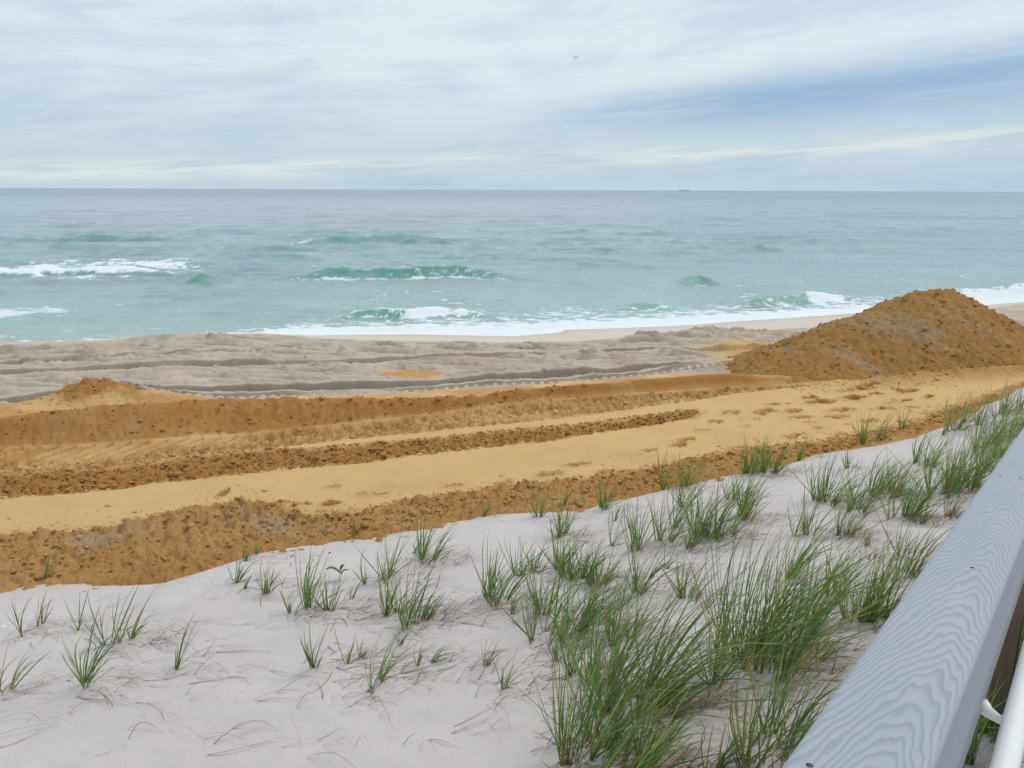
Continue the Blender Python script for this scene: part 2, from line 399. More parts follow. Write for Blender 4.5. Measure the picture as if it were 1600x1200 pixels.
def beach_field(X, Y, want_col=True):
    E, Yb, Ys = DUNE_EDGE(X), BERM(X), SHORE(X)
    wob = fbm(X, Y, 1.3, 4, .55, 51)
    wob2 = fbm(X, Y, .35, 3, .6, 55)
    c = np.clip((Y - E) / (Yb - E), -0.5, 1)
    z = 2.80 - 0.55 * c
    q = (Y - Yb) / (Ys - Yb)
    z = np.where(q > 0, 2.25 * np.sign(1 - q) * np.abs(1 - q) ** 1.06, z)
    z = np.where(q > 1, -np.minimum((q - 1) * 1.4, 2.5), z)
    onb = 1 - sm(-.02, .05, q)                       # 1 on the flat, 0 on the beach face
    cl = billow(X, Y, .21, 5, .64, 61) * .9          # clods
    cl2 = billow(X, Y, .6, 3, .5, 71)
    # masks ---------------------------------------------------------
    grey = sm(-.12, .12, Y - B1(X) + .30 * wob + .18 * wob2) * onb
    orange_patch = np.exp(-(((X - at(640, 580, 2.5)[0]) / .85) ** 2 + ((Y - at(640, 580, 2.5)[1] + .1 * (X + 2.2)) / .45) ** 2) ** 2 + .4 * wob2)
    orange_patch = np.clip(orange_patch * 1.3, 0, 1) * sm(-.5, .2, wob + .5 * wob2 + .2)
    xm = at(1185, 575, 2.55)
    orange_patch = np.maximum(orange_patch, sm(xm[0] - 1.5, xm[0] + .5, X) * sm(xm[1] + 4.2, xm[1] + 2.6, Y + wob))
    grey = grey * (1 - orange_patch)
    # windrow on the left, cut bank towards the right -----------------
    c1, d1, t1 = C1(X) + .10 * wob, D1(X) + .06 * wob, T1(X) + .05 * wob
    ampc = np.interp(X, [-9, -5, -2.5, -.5, .6, 4.5, 5.6, 6.5], [.36, .36, .30, .16, .17, .17, .10, 0])
    fr = np.clip((Y - d1) / np.maximum(c1 - d1, .2), 0, 1)
    front = fr * fr * (3 - 2 * fr)
    sharp = sm(.2, 1.2, X)                            # on the right the bank is a clean cut
    front = front * (1 - sharp) + sharp * sm(.55, .95, fr)
    back = np.exp(-np.clip(Y - c1, 0, 9) ** 2 / np.where(X < 0, .55, .35) ** 2)
    ridge = ampc * np.where(Y < c1, front, back)
    dark_front = sm(d1 - .05, d1 + .12, Y) * (1 - sm(c1 - .1, c1 + .25, Y)) * sm(7.2, 5.5, X)
    z = z + ridge + dark_front * (1 - .8 * sharp) * (.13 * cl + .08 * cl2 - .06)
    # small heap behind it
    px, py = at(152, 622, 2.55)
    g = np.exp(-(((X - px) / .72) ** 2 + ((Y - py) / .6) ** 2) ** .8)
    z = z + g * (.24 + .30 * cl2 + .16 * cl)
    g_heap = g
    px2, py2 = at(245, 626, 2.6)
    g2 = np.exp(-(((X - px2) / .8) ** 2 + ((Y - py2) / .5) ** 2)); z = z + g2 * (.16 + .1 * cl)
    # tread of a crawler between the bank and the smooth strip --------
    tz = sm(t1 - .02, t1 + .10, Y) * (1 - sm(d1 - .10, d1, Y)) * sm(7.0, 5.5, X)
    slab = (X - .45 * (Y - d1)) / .25 + .2 * wob
    saw = slab - np.floor(slab)
    half = (Y - t1) / np.maximum(d1 - t1, .2)
    far_half = sm(.42, .52, half)
    lug = np.where(saw < .15, -1.2, 1 - .9 * (saw - .15))
    cle = billow(X * 1.5, Y * .9, .26, 3, .6, 81)
    XL = sm(-4.0, -5.2, X + wob)
    per_l = np.sin((X + .5 * (Y - d1) + .12 * wob) / .24 * 6.283) * (.5 + cle)
    z = z + tz * (-.075 + far_half * (.06 * lug * XL + (1 - XL) * (.13 * cle + .045 * per_l - .03)) + (1 - far_half) * (.17 * cle + .05 * cl - .02) - .05 * np.exp(-((half - .48) / .06) ** 2))
    # fresh rut with clods -------------------------------------------
    r1 = sm(R1B(X) - .03, R1B(X) + .07, Y + .06 * wob + .06 * wob2) * (1 - sm(R1T(X) - .06, R1T(X) + .04, Y + .05 * wob + .05 * wob2)) * sm(3.6, 3.1, X)
    z = z + r1 * (-.10 + .19 * cl + .05 * cl2)
    lip = np.exp(-((Y - R1T(X) - .05) / .07) ** 2) * sm(3.6, 3.0, X)
    z = z + lip * (.02 + .05 * cl)
    x5, y5 = at(1050, 652, 2.68)
    r1b = np.exp(-(((X - x5) / .5) ** 2 + ((Y - y5 - .25 * (X - x5)) / .16) ** 2) ** 2); z = z + r1b * (-.05 + .1 * cl)
    # churned sand against the dune ----------------------------------
    r2 = sm(R2T(X) + .05, R2T(X) - .22, Y + .16 * wob + .10 * wob2)
    z = z + r2 * (.15 * cl + .09 * cl2 - .04) * (1 - .45 * sm(2, 5, X))
    trk = np.exp(-((Y - (R2T(X) - .75) - .12 * wob) / .30) ** 2) * sm(-1.2, -3.2, X)    # an older tread in it, dried grey
    trs = (X + .4 * Y) / .23; trs = trs - np.floor(trs)
    z = z + trk * (-.04 + .03 * (trs > .45) + .06 * cle)
    x6, y6 = at(212, 858, 2.75)
    g3 = np.exp(-(((X - x6) / .13) ** 2 + ((Y - y6) / .14) ** 2)); z = z + .10 * g3
    # windrow at the foot of the big heap ----------------------------
    fw = np.exp(-((Y - FR(X) - .1 * wob) / .42) ** 2) * sm(5.6, 8.5, X)
    z = z + fw * (.12 + .16 * cl2 + .10 * cl)
    # smooth strips: only a slight roll, long scrape marks -------------
    z = z + onb * .02 * fbm(X * .5, Y * 1.5, 1.2, 3, .5, 91) + onb * (1 - grey) * .006 * noise(X / 1.5, (Y - .15 * X) / .06, 95)
    # footprints and scuffs --------------------------------------------
    dk = np.zeros_like(X)
    for fx, fy, sx, sy in PITS:
        m = (np.abs(X - fx) < 4 * sx) & (np.abs(Y - fy) < 5 * sy)
        if not m.any():
            continue
        xx, yy = X[m] - fx, Y[m] - fy - .2 * (X[m] - fx)
        r = (xx / (.8 * sx)) ** 2 + (yy / (.75 * sy)) ** 2 + 1.8 * wob2[m] + 1.0 * wob[m] + .8 * (cl[m] - .3)
        ins = 1 - sm(.5, 1.2, r)
        z[m] += -.08 * ins + .014 * np.exp(-((r - 1.7) / .7) ** 2) * (1 + 2.5 * cl[m]) + .07 * cl[m] * ins
        dk[m] = np.maximum(dk[m], (1 - sm(.4, 1.5, r + 1.2 * wob2[m])))
    # grey, trafficked upper beach -----------------------------------
    gr = grey
    z = z + onb * gr * (.05 * fbm(X * .45, Y, 1.1, 3, .5, 101) + .06 * (cl - .3) * sm(-.1, .35, wob) + .012 * wob2 + .03 * (cl2 - .3) + .018 * noise(X / 2.2, Y / .26 + .4 * wob, 103))
    # long ruts with lug marks
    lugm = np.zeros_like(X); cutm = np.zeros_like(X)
    for ln, dep, wid, off in ((G1, .16, .55, 0), (G2, .20, .50, .3), (lambda t: G1(t) + 2.4 + .12 * t, .09, .4, .6), (lambda t: G2(t) - .62, .07, .42, .9)):
        L = ln(X) + .10 * fbm(X, X * 0 + off, 2.5, 2, .5, 111)
        d = (Y - L) / wid
        fl = sm(-1.0, -.85, d) * (1 - sm(-.06, .0, d))
        rim = np.exp(-((d - .18) / .22) ** 2)
        s = (X + off * .1) / .20
        s = s - np.floor(s)
        near = sm(-1.0, -.9, d) * (1 - sm(-.55, -.5, d))
        lg = ((s > .42) & (s < .9)).astype(float)
        vis = onb * np.clip(gr + .8 * orange_patch, 0, 1) * sm(-.45, -.1, fbm(X, Y, 3.0, 2, .5, int(115 + off * 10)))
        z = z + vis * (-dep * fl + .55 * dep * rim * (.7 + .6 * wob) + .075 * near * lg)
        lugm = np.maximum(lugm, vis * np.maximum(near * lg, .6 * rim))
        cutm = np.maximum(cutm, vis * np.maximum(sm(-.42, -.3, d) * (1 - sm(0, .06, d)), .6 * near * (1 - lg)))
    # crossing tracks: cleat lines parallel to the shore, in panels between little spill ridges
    for lo, hi, per, ph in ((lambda t: G1(t) + .15, lambda t: BERM(t) - .9, 1.75, .2), (lambda t: G2(t) + .2, lambda t: G1(t) - .7, 1.45, .75)):
        inside = sm(lo(X), lo(X) + .15, Y) * (1 - sm(hi(X) - .2, hi(X), Y)) * sm(7.5, 5.5, X + 2 * wob)
        p = (X + .8 * (Y - lo(X)) + .8 * wob) / per + ph
        pf = p - np.floor(p)
        panel = sm(.10, .2, pf) * (1 - sm(.74, .86, pf))
        cl_l = (Y + .10 * X + .10 * wob) / .50
        cl_l = cl_l - np.floor(cl_l)
        z = z + inside * onb * gr * (panel * (-.045 + .12 * (np.abs(cl_l - .5) * 2) ** 1.6) + .11 * np.exp(-((np.minimum(pf, 1 - pf)) / .15) ** 2) * (.5 + .9 * cl2))
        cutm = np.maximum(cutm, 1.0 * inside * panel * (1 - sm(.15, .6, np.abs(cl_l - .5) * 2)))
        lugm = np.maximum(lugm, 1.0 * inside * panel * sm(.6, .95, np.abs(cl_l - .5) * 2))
    # pushed-up heaps near the berm edge and left of the big heap
    heapm = np.zeros_like(X)
    for (u, v, h, sx, sy) in [(330, 524, .22, 1.9, .6), (560, 540, .20, 1.2, .5), (640, 545, .16, 2.0, .4), (800, 540, .12, 2.6, .4), (1010, 532, .32, 1.1, .6), (1105, 528, .42, 1.3, .8), (1020, 550, .26, .7, .4),
                              (1200, 530, .40, 1.6, .7), (1160, 545, .28, .9, .5), (1250, 520, .30, 1.8, .6), (1060, 558, .2, 1.0, .35), (60, 545, .22, 2.2, .6), (110, 556, .18, 1.4, .4), (1140, 572, .26, .6, .35), (1235, 562, .25, 1.1, .5), (700, 560, .14, 1.8, .3), (930, 560, .16, 1.2, .35),
                              (1560, 500, .2, 2., .6), (1600, 520, .25, 2., .6), (440, 548, .18, .7, .5), (1090, 582, .2, .9, .3)]:
        hx, hy = at(u, v, 2.4)
        g = np.exp(-(((X - hx) / sx) ** 2 + ((Y - hy - .1 * (X - hx)) / sy) ** 2))
        heapm = np.maximum(heapm, g)
        z = z + (.8 if u < 950 else .7) * h * g * (.75 + .5 * wob + .22 * (cl - .3) + .3 * (cl2 - .3))
    z = z + onb * (.006 * noise(X / .06, Y / .06, 131) * (1 - .6 * grey))
    # beach face: faint
    z = z + (1 - onb) * (.03 * fbm(X * .3, Y, 2.5, 3, .5, 141))
    if not want_col:
        return z
    damp = np.clip(np.maximum.reduce([dark_front * (1 - .15 * sharp), r1, r2 * .80, fw * .8, tz * .55, np.clip(r1b * 1.2, 0, 1), dk, np.clip(g_heap * 1.4, 0, 1) * .85, .5 * lip]) + .22 * wob * onb, 0, 1)
    damp = np.clip(damp + .5 * sm(t1 - .1, t1 + .2, Y) * (1 - grey) * sm(-.1, .5, wob + .3), 0, 1)
    col = C_TAN * (1 - damp[..., None]) + C_ORG * damp[..., None]
    # dry crust on the tops of treads and clods
    col = col + (np.clip(tz * (1 - far_half * .2) * sm(.15, .6, cle + .2 * wob2), 0, 1) * .55)[..., None] * (C_TAN - col)
    paleg = np.clip(trk * sm(.05, .5, wob + .25 + .5 * wob2) * .55 + .15 * sm(.1, .6, wob + .6 * wob2) * dark_front * sm(-2, -5, X), 0, 1)
    col = col + paleg[..., None] * (np.array([.50, .40, .28]) - col)
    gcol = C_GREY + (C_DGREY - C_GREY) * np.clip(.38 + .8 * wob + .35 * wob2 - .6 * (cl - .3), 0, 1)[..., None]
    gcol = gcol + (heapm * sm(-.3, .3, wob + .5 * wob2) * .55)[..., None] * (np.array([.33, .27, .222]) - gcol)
    gcol = gcol + lugm[..., None] * .75 * (np.array([.60, .52, .43]) - gcol)  # drier lug and cleat tops, lightened in colour to bring out the relief
    gcol = gcol + cutm[..., None] * .52 * (np.array([.27, .215, .175]) - gcol)  # moister cuts and cleat gaps, darkened further in colour to stand in for shade
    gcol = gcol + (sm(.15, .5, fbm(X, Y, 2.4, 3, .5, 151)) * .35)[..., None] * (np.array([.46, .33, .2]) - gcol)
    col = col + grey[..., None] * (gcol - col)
    fcol = C_FACE * (1 - .10 * sm(.5, 1.0, q))[..., None]
    col = col + (1 - onb)[..., None] * (fcol - col)
    return z, np.clip(col, .01, .9)


def ground_z(X, Y):
    return np.maximum(dune_z(X, Y), beach_field(X, Y, False))


def az_cols(dense, step, wide, nwide):
    a = np.arange(-dense, dense + step / 2, step)
    k = np.linspace(0, 1, nwide + 1)[1:] ** 1.6
    return np.radians(np.concatenate([-(dense + (wide - dense) * k)[::-1], a, dense + (wide - dense) * k]))


# ------------------------------------------------------------------ beach
A = az_cols(36.5, .095, 80, 26)
D = np.concatenate([4.0 / np.tan(np.radians(np.linspace(36, 15, 350, endpoint=False))), 4.0 / np.tan(np.radians(np.linspace(15, 9.6, 350))), np.linspace(23.9, 62, 46)])
AA, DD = np.meshgrid(A, D)
BX, BY = DD * np.sin(AA), DD * np.cos(AA)
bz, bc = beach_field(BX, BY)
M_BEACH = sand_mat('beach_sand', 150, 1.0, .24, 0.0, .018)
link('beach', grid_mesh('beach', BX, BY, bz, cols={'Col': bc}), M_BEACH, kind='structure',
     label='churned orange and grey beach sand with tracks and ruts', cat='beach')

# ------------------------------------------------------------------ dune
A = az_cols(37, .15, 180, 40)
D = np.concatenate([np.linspace(.4, 2.4, 16), 3.4 / np.tan(np.radians(np.linspace(54, 9.4, 330)))])
AA, DD = np.meshgrid(A, D)
DX, DY = DD * np.sin(AA), DD * np.cos(AA)
dz = dune_z(DX, DY)
TPOS = dune_hits([(tf[0], tf[1]) for tf in TUFTS])
hum = np.zeros_like(dz)
for (p, t), tf in zip(TPOS, TUFTS):                      # little wind tails of sand behind the tufts
    k = min(1.0, tf[3] / 30.0)
    m = (np.abs(DX - p[0] - .15) < .8) & (np.abs(DY - p[1]) < .5)
    xx, yy = DX[m] - p[0], DY[m] - p[1]
    hum[m] = np.maximum(hum[m], k * .035 * np.exp(-(np.where(xx > 0, xx / .30, xx / .10)) ** 2 - (yy / .11) ** 2))
dz += hum * (DUNE_EDGE(DX) - DY > .1)
dcol = np.ones(DX.shape + (1,)) * C_DUNE
dv = fbm(DX * .7, DY, 1.5, 4, .55, 161)
dcol = dcol * (1 + .09 * dv)[..., None]
edge_d = DUNE_EDGE(DX) - DY
dust = sm(.22, 0.0, edge_d + .25 * fbm(DX, DY, .5, 3, .5, 171)) * .35
dcol = dcol + dust[..., None] * (np.array([.52, .40, .26]) - dcol)
M_DUNE = sand_mat('dune_sand', 230, .85, .13, .38, .008)
link('sand_dune', grid_mesh('sand_dune', DX, DY, dz, cols={'Col': dcol}), M_DUNE, kind='structure',
     label='pale pinkish white dune sand sloping down to the beach', cat='dune')

# ------------------------------------------------------------------ sea
A = az_cols(36.5, .115, 86, 24)
D = np.concatenate([CAM_Z / np.tan(np.radians(np.linspace(12.2, .30, 600))), np.geomspace(1300, 45000, 30)])
AA, DD = np.meshgrid(A, D)
SX, SY = DD * np.sin(AA), DD * np.cos(AA)
drow = np.gradient(D)[:, None] * np.ones_like(SX)
off = SY - SHORE(SX)                                      # metres out from the water's edge
sz = np.zeros_like(SX)
rs = np.random.default_rng(31)
calm = sm(10, 60, off) * .75 + .25 * sm(0, 6, off)
gust = 1 + .8 * fbm(SX * .25, SY, 22, 3, .5, 181) + .9 * fbm(SX * .3, SY, 5, 2, .5, 186)
for i in range(96):
    lam = .7 * (40 / .7) ** (i / 95)
    th = rs.normal(0, .34) - .10
    kx, ky = math.sin(th), math.cos(th)
    k = 2 * math.pi / lam
    ph = rs.uniform(0, 7)
    att = np.clip(lam / (2.6 * drow) - .35, 0, 1) * np.clip(lam / (DD * .0045) - .3, 0, 1)
    a = .0155 * lam ** .22
    s = np.sin(k * (kx * SX + ky * SY) + ph + 1.3 * noise(SX / 17 + i, SY / 17, 190 + i % 7))
    if i % 3:
        s = 1 - 2 * np.abs(np.sin(.5 * np.arcsin(np.clip(s, -1, 1)) - .785)) ** .9
        s = s - float(s[:300].mean())
    sz += a * att * (s + .30 * (s * s - .4))
sz *= calm * np.clip(gust, .25, 2.4)
foam = np.zeros_like(SX); green = np.zeros_like(SX)
ragged = fbm(SX * .55, SY, 1.1, 5, .62, 201)
rag2 = fbm(SX * .45, SY, .33, 4, .65, 211)
lace = billow(SX * .55 + .3 * ragged, SY + .3 * rag2, .9, 4, .6, 221)


def wave(pts, h, wf, wb, gr=1.0, ends=(.25, .25)):
    """one swell or breaker: crest through the pixels, steep towards the shore"""
    xs, ys = zip(*[at(u, v, h * .7) for u, v in pts])
    xs, ys = np.array(xs), np.array(ys)
    Yc = np.interp(SX, xs, ys) + .35 * fbm(SX, SX * 0 + pts[0][1], 3.5, 3, .5, 231)
    L = xs[-1] - xs[0]
    env = sm(xs[0] - .02 * L, xs[0] + ends[0] * L, SX) * (1 - sm(xs[-1] - ends[1] * L, xs[-1] + .02 * L, SX))
    env = env * (1 + .45 * fbm(SX, SX * 0 + 3.3, 2.2, 3, .5, 241))
    d = SY - Yc
    prof = np.where(d < 0, np.exp(-np.abs(d / wf) ** 1.7), np.exp(-(d / wb) ** 2))
    add = h * env * prof
    return Yc, d, env, add


for (pts, h, wf, wb, gr, ends) in [
    ([(370, 432), (430, 424), (520, 422), (640, 422), (720, 419), (860, 427)], .78, 1.0, 4.5, 1.0, (.3, .4)),
    ([(-90, 424), (0, 424), (120, 419), (200, 420), (290, 424)], .55, .9, 4.0, .9, (.2, .3)),
    ([(505, 492), (560, 486), (640, 487), (720, 482), (790, 486)], .42, .55, 2.0, .8, (.2, .5)),
    ([(1050, 438), (1090, 432), (1150, 438)], .60, .8, 3.0, .8, (.4, .5)),
    ([(1140, 473), (1200, 468), (1240, 464), (1300, 461), (1370, 462)], .48, .6, 2.2, 1.0, (.3, .3)),
    ([(1470, 462), (1520, 457), (1600, 452), (1680, 448)], .60, .7, 2.2, .7, (.2, .2)),
    ([(270, 437), (300, 434), (345, 438)], .40, .8, 3, .8, (.4, .4)),
    ([(-60, 374), (60, 370), (200, 368), (330, 371)], .75, 1.6, 6, .5, (.2, .4)),
    ([(430, 378), (500, 373), (620, 370), (700, 374)], .75, 1.6, 6, .6, (.2, .4)),
    ([(1120, 392), (1180, 386), (1250, 388)], .5, 1.4, 5, .4, (.4, .4)),
    ([(830, 362), (900, 358), (990, 361)], .5, 1.6, 5, .4, (.4, .4)),
    ([(960, 477), (1010, 473), (1060, 475)], .35, .6, 2.0, .7, (.4, .4)),
    ([(1240, 340), (1330, 337), (1480, 338), (1620, 340)], .45, 2, 6, .2, (.3, .3)),
    ([(330, 404), (420, 400), (520, 404)], .35, 1.2, 4, .4, (.4, .4)),
]:
    Yc, d, env, add = wave(pts, h, wf, wb, gr, ends)
    sz += add
    nearw = sm(.03, .2, env)
    f0 = foam
    foam = np.zeros_like(SX)
    green = np.maximum(green, gr * env * sm(-2.4 * wf, -.8 * wf, d) * (1 - sm(0, .5 * wb, d)))
    if pts[0][0] == -90:      # left breaker: white crest and trailing foam
        foam = np.maximum(foam, sm(.0, .25, env * 1.2 - .55 + .9 * ragged + 1.3 * np.exp(-((d - .05) / .62) ** 2) - .7))
        foam = np.maximum(foam, sm(.52, .70, env * np.exp(-((d - 6.5) / 2.2) ** 2) + .9 * ragged + .5 * rag2))
    if pts[0][0] == 370:      # glittering foot of the green breaker
        foam = np.maximum(foam, .85 * sm(.40, .62, env * np.exp(-((d + 1.75) / .55) ** 2) * .62 + .5 * rag2 + .55 * ragged))
        foam = np.maximum(foam, .45 * sm(.46, .62, sm(560, 800, CX + FPX * SX / SY) * env * np.exp(-((d + .8) / .7) ** 2) * .7 + .9 * rag2))
    if pts[0][0] == 505:
        right = sm(at(625, 490, 0)[0], at(660, 490, 0)[0], SX)
        foam = np.maximum(foam, sm(.3, .55, env * right * np.exp(-((d + .3) / .5) ** 2) + .7 * ragged))
        foam = np.maximum(foam, .8 * sm(.35, .6, env * np.exp(-((d - .1) / .22) ** 2) * .7 + .6 * rag2))
    if pts[0][0] == 1140:
        right = sm(at(1232, 465, 0)[0], at(1246, 465, 0)[0], SX)
        foam = np.maximum(foam, sm(.3, .55, env * right * np.exp(-((d + .3) / .8) ** 2) * 1.1 + .7 * ragged))
        sz += .10 * env * right * np.exp(-((d) / .6) ** 2) * (.6 + ragged)
    if pts[0][0] == 1470:
        foam = np.maximum(foam, sm(.25, .5, env * np.exp(-((d + .9) / 1.0) ** 2) + .7 * ragged))
    if pts[0][0] == 430:
        foam = np.maximum(foam, .9 * sm(.5, .65, np.exp(-((SX - at(478, 374, .5)[0]) / 1.3) ** 2) * np.exp(-((d + .3) / .6) ** 2) + .4 * rag2))
    foam = np.maximum(f0, foam * nearw * sm(-5, -3, d) * sm(14, 10, d))
    f0 = foam
foam = f0
# wash at the water's edge
pxs = CX + FPX * SX / np.maximum(SY, 1)
wid = np.interp(SX, [at(u, 520, 0)[0] for u in (0, 150, 260, 330, 450, 600, 800, 1000, 1200, 1400, 1600)], [4.5, 3.2, .6, 1.6, 5.4, 7.8, 9.2, 8.0, 6.2, 6.0, 6.4])
inw = np.clip(off / wid, -1, 3)
dens = np.interp(SX, [at(u, 520, 0)[0] for u in (0, 250, 330, 480, 1600)], [.50, .42, .72, .95, 1.0])
wash = dens * (1 - sm(.45, 1.35, inw + .55 * ragged)) - .70 * sm(.10, .42, lace) * sm(.05, .5, inw) - .10 + .35 * rag2
foam = np.maximum(foam, sm(.18, .55, wash + .25 * ragged))
foam = np.maximum(foam, sm(.42, .02, np.abs(off - .16)) * sm(.0, .3, dens + ragged - .3))
foam = np.maximum(foam, .8 * sm(.45, .7, np.exp(-((off - 9.5) / 2.2) ** 2) * sm(at(130, 500, 0)[0], at(0, 500, 0)[0], SX) * .8 + .8 * ragged + .4 * rag2) * sm(5, 8, off) * sm(17, 12, off) * sm(at(220, 500, 0)[0], at(120, 500, 0)[0], SX))
foam = np.maximum(foam, .22 * sm(.85, 1.1, sm(16, 6, off) * .5 + .9 * ragged + .4 * rag2) * sm(18, 10, off))
foam = np.clip(foam, 0, 1)
sz += foam * .05 * (.6 + rag2 + ragged) * sm(.2, 1.5, off)
sz = sz * sm(-.5, 1.5, off) + np.where(off < 2, .012, 0)
near_c = np.array([.29, .415, .41]); mid_c = np.array([.25, .36, .385]); far_c = np.array([.225, .30, .355]); grn = np.array([.050, .265, .180])
w1 = sm(6, 34, off + 5 * ragged)[..., None]; w2 = sm(35, 190, off + 12 * ragged)[..., None]
wc = near_c * (1 - w1) + mid_c * w1
wc = wc * (1 - w2) + far_c * w2
patch = fbm(SX * .3, SY, 14, 3, .5, 261)
wc = wc * (1 + .22 * patch)[..., None]
wc = wc + (np.clip(green * (.9 + .7 * ragged), 0, 1) * .8)[..., None] * (grn - wc)
silt = sm(8, 1, off) * .5 * sm(at(330, 520, 0)[0], at(0, 520, 0)[0], SX)
wc = wc + silt[..., None] * (np.array([.42, .44, .33]) - wc)
wc = wc + (foam)[..., None] * (np.array([.76, .79, .82]) - wc)
M_SEA, t, b = base_mat('sea_water')
ca = t.n('ShaderNodeVertexColor', layer_name='Col')
fa = t.n('ShaderNodeAttribute', attribute_name='foam')
fm = fa.outputs['Fac']
geo = t.n('ShaderNodeNewGeometry')
sx = t.n('ShaderNodeSeparateXYZ')
M_SEA.node_tree.links.new(geo.outputs['Position'], sx.inputs[0])
pos = t.xyz(t.m('MULTIPLY', sx.outputs[0], .55), t.m('MULTIPLY', sx.outputs[1], 1.6), 0.0)
fl = t.noise(t.xyz(t.m('MULTIPLY', sx.outputs[0], .16), t.m('MULTIPLY', sx.outputs[1], .07), 0.0), 1.0, 8, .72)
fl = t.m('ADD', .86, t.m('MULTIPLY', t.ss(fl, .30, .62), .20))
M_SEA.node_tree.links.new(t.mix(t.m('SUBTRACT', 1.0, fm), ca.outputs[0], t.mix(1.0, ca.outputs[0], t.xyz(fl, fl, fl), 'MULTIPLY')), b.inputs['Base Color'])
dist = t.ss(sx.outputs[1], 60, 900)
M_SEA.node_tree.links.new(t.m('ADD', t.m('ADD', .13, t.m('MULTIPLY', dist, .22)), t.m('MULTIPLY', fm, .7), clamp=True), b.inputs['Roughness'])
b.inputs['IOR'].default_value = 1.33
M_SEA.node_tree.links.new(t.m('MULTIPLY', t.m('SUBTRACT', 1.0, fm), .5), b.inputs['Specular IOR Level'])
bp = t.n('ShaderNodeBump')
bp.inputs['Strength'].default_value = 1.0
bp.inputs['Distance'].default_value = .075
hh = t.m('ADD', t.noise(pos, 1.3, 7, .68), t.m('MULTIPLY', t.noise(pos, .4, 4, .6), 1.2))
M_SEA.node_tree.links.new(hh, bp.inputs['Height'])
M_SEA.node_tree.links.new(bp.outputs[0], b.inputs['Normal'])
link('sea', grid_mesh('sea', SX, SY, sz, attrs={'foam': foam}, cols={'Col': wc}), M_SEA, kind='structure',
     label='pale teal sea with breaking waves and white foam along the shore', cat='sea')

# ------------------------------------------------------------------ the big heap of sand
gx = np.linspace(4.4, 14.6, 330); gy = np.linspace(15.2, 22.6, 250)
HX, HY = np.meshgrid(gx, gy)
n1 = fbm(HX, HY, 1.4, 4, .55, 301); n2 = .85 * billow(HX, HY, .26, 5, .68, 311); n3 = billow(HX, HY, .8, 3, .5, 321)


def seg(x0, y0, x1, y1):
    tx = np.clip(((HX - x0) * (x1 - x0) + (HY - y0) * (y1 - y0)) / ((x1 - x0) ** 2 + (y1 - y0) ** 2), 0, 1)
    return np.hypot(HX - x0 - tx * (x1 - x0), HY - y0 - tx * (y1 - y0))


def cone(dist, h, slope, rnd=.12):
    return h - slope * (np.sqrt(dist * dist + rnd * rnd) - rnd)


hs = [cone(seg(9.72, 18.9, 10.55, 18.9), 1.66, .60, .1), cone(seg(8.5, 18.6, 9.2, 18.8), 1.14, .55, .3), cone(seg(7.35, 18.0, 7.9, 18.2), .70, .46, .35), cone(seg(11.4, 18.7, 12.2, 18.6), .78, .50, .5),
      cone(seg(6.3, 17.5, 7.2, 17.8), .36, .32, .3)]
kk = 9.0
hh_ = np.log(sum(np.exp(kk * h) for h in hs)) / kk
rill = noise(HX / .35 + .5 * n1, HY / 2.2, 331)
hz = hh_ + .07 * n1 + .15 * (n2 - .3) + .13 * (n3 - .3) + .03 * rill
hz = 2.52 + np.where(hz < 0, hz * 1.2, hz)
damp = np.clip(.45 + .5 * n1 + .3 * rill, 0, 1)
c_a, c_b, c_g = np.array([.45, .235, .075]), np.array([.34, .17, .056]), np.array([.39, .28, .17])
hc = c_a + (c_b - c_a) * damp[..., None]
pg = sm(.12, .42, fbm(HX * .8 + .6 * HY, HY * .5, 1.2, 4, .6, 341)) * .6
pg = np.maximum(pg, .8 * np.exp(-(((HX - 8.6) / .5) ** 2 + ((HY - 18.0) / .5) ** 2)))
hc = hc + pg[..., None] * (c_g - hc)
M_HEAP = sand_mat('heap_sand', 120, 1.0, .26, 0, .022)
link('sand_heap', grid_mesh('sand_heap', HX, HY, hz, cols={'Col': hc}), M_HEAP,
     label='tall conical heap of orange sand dumped on the beach at the right', cat='sand heap')

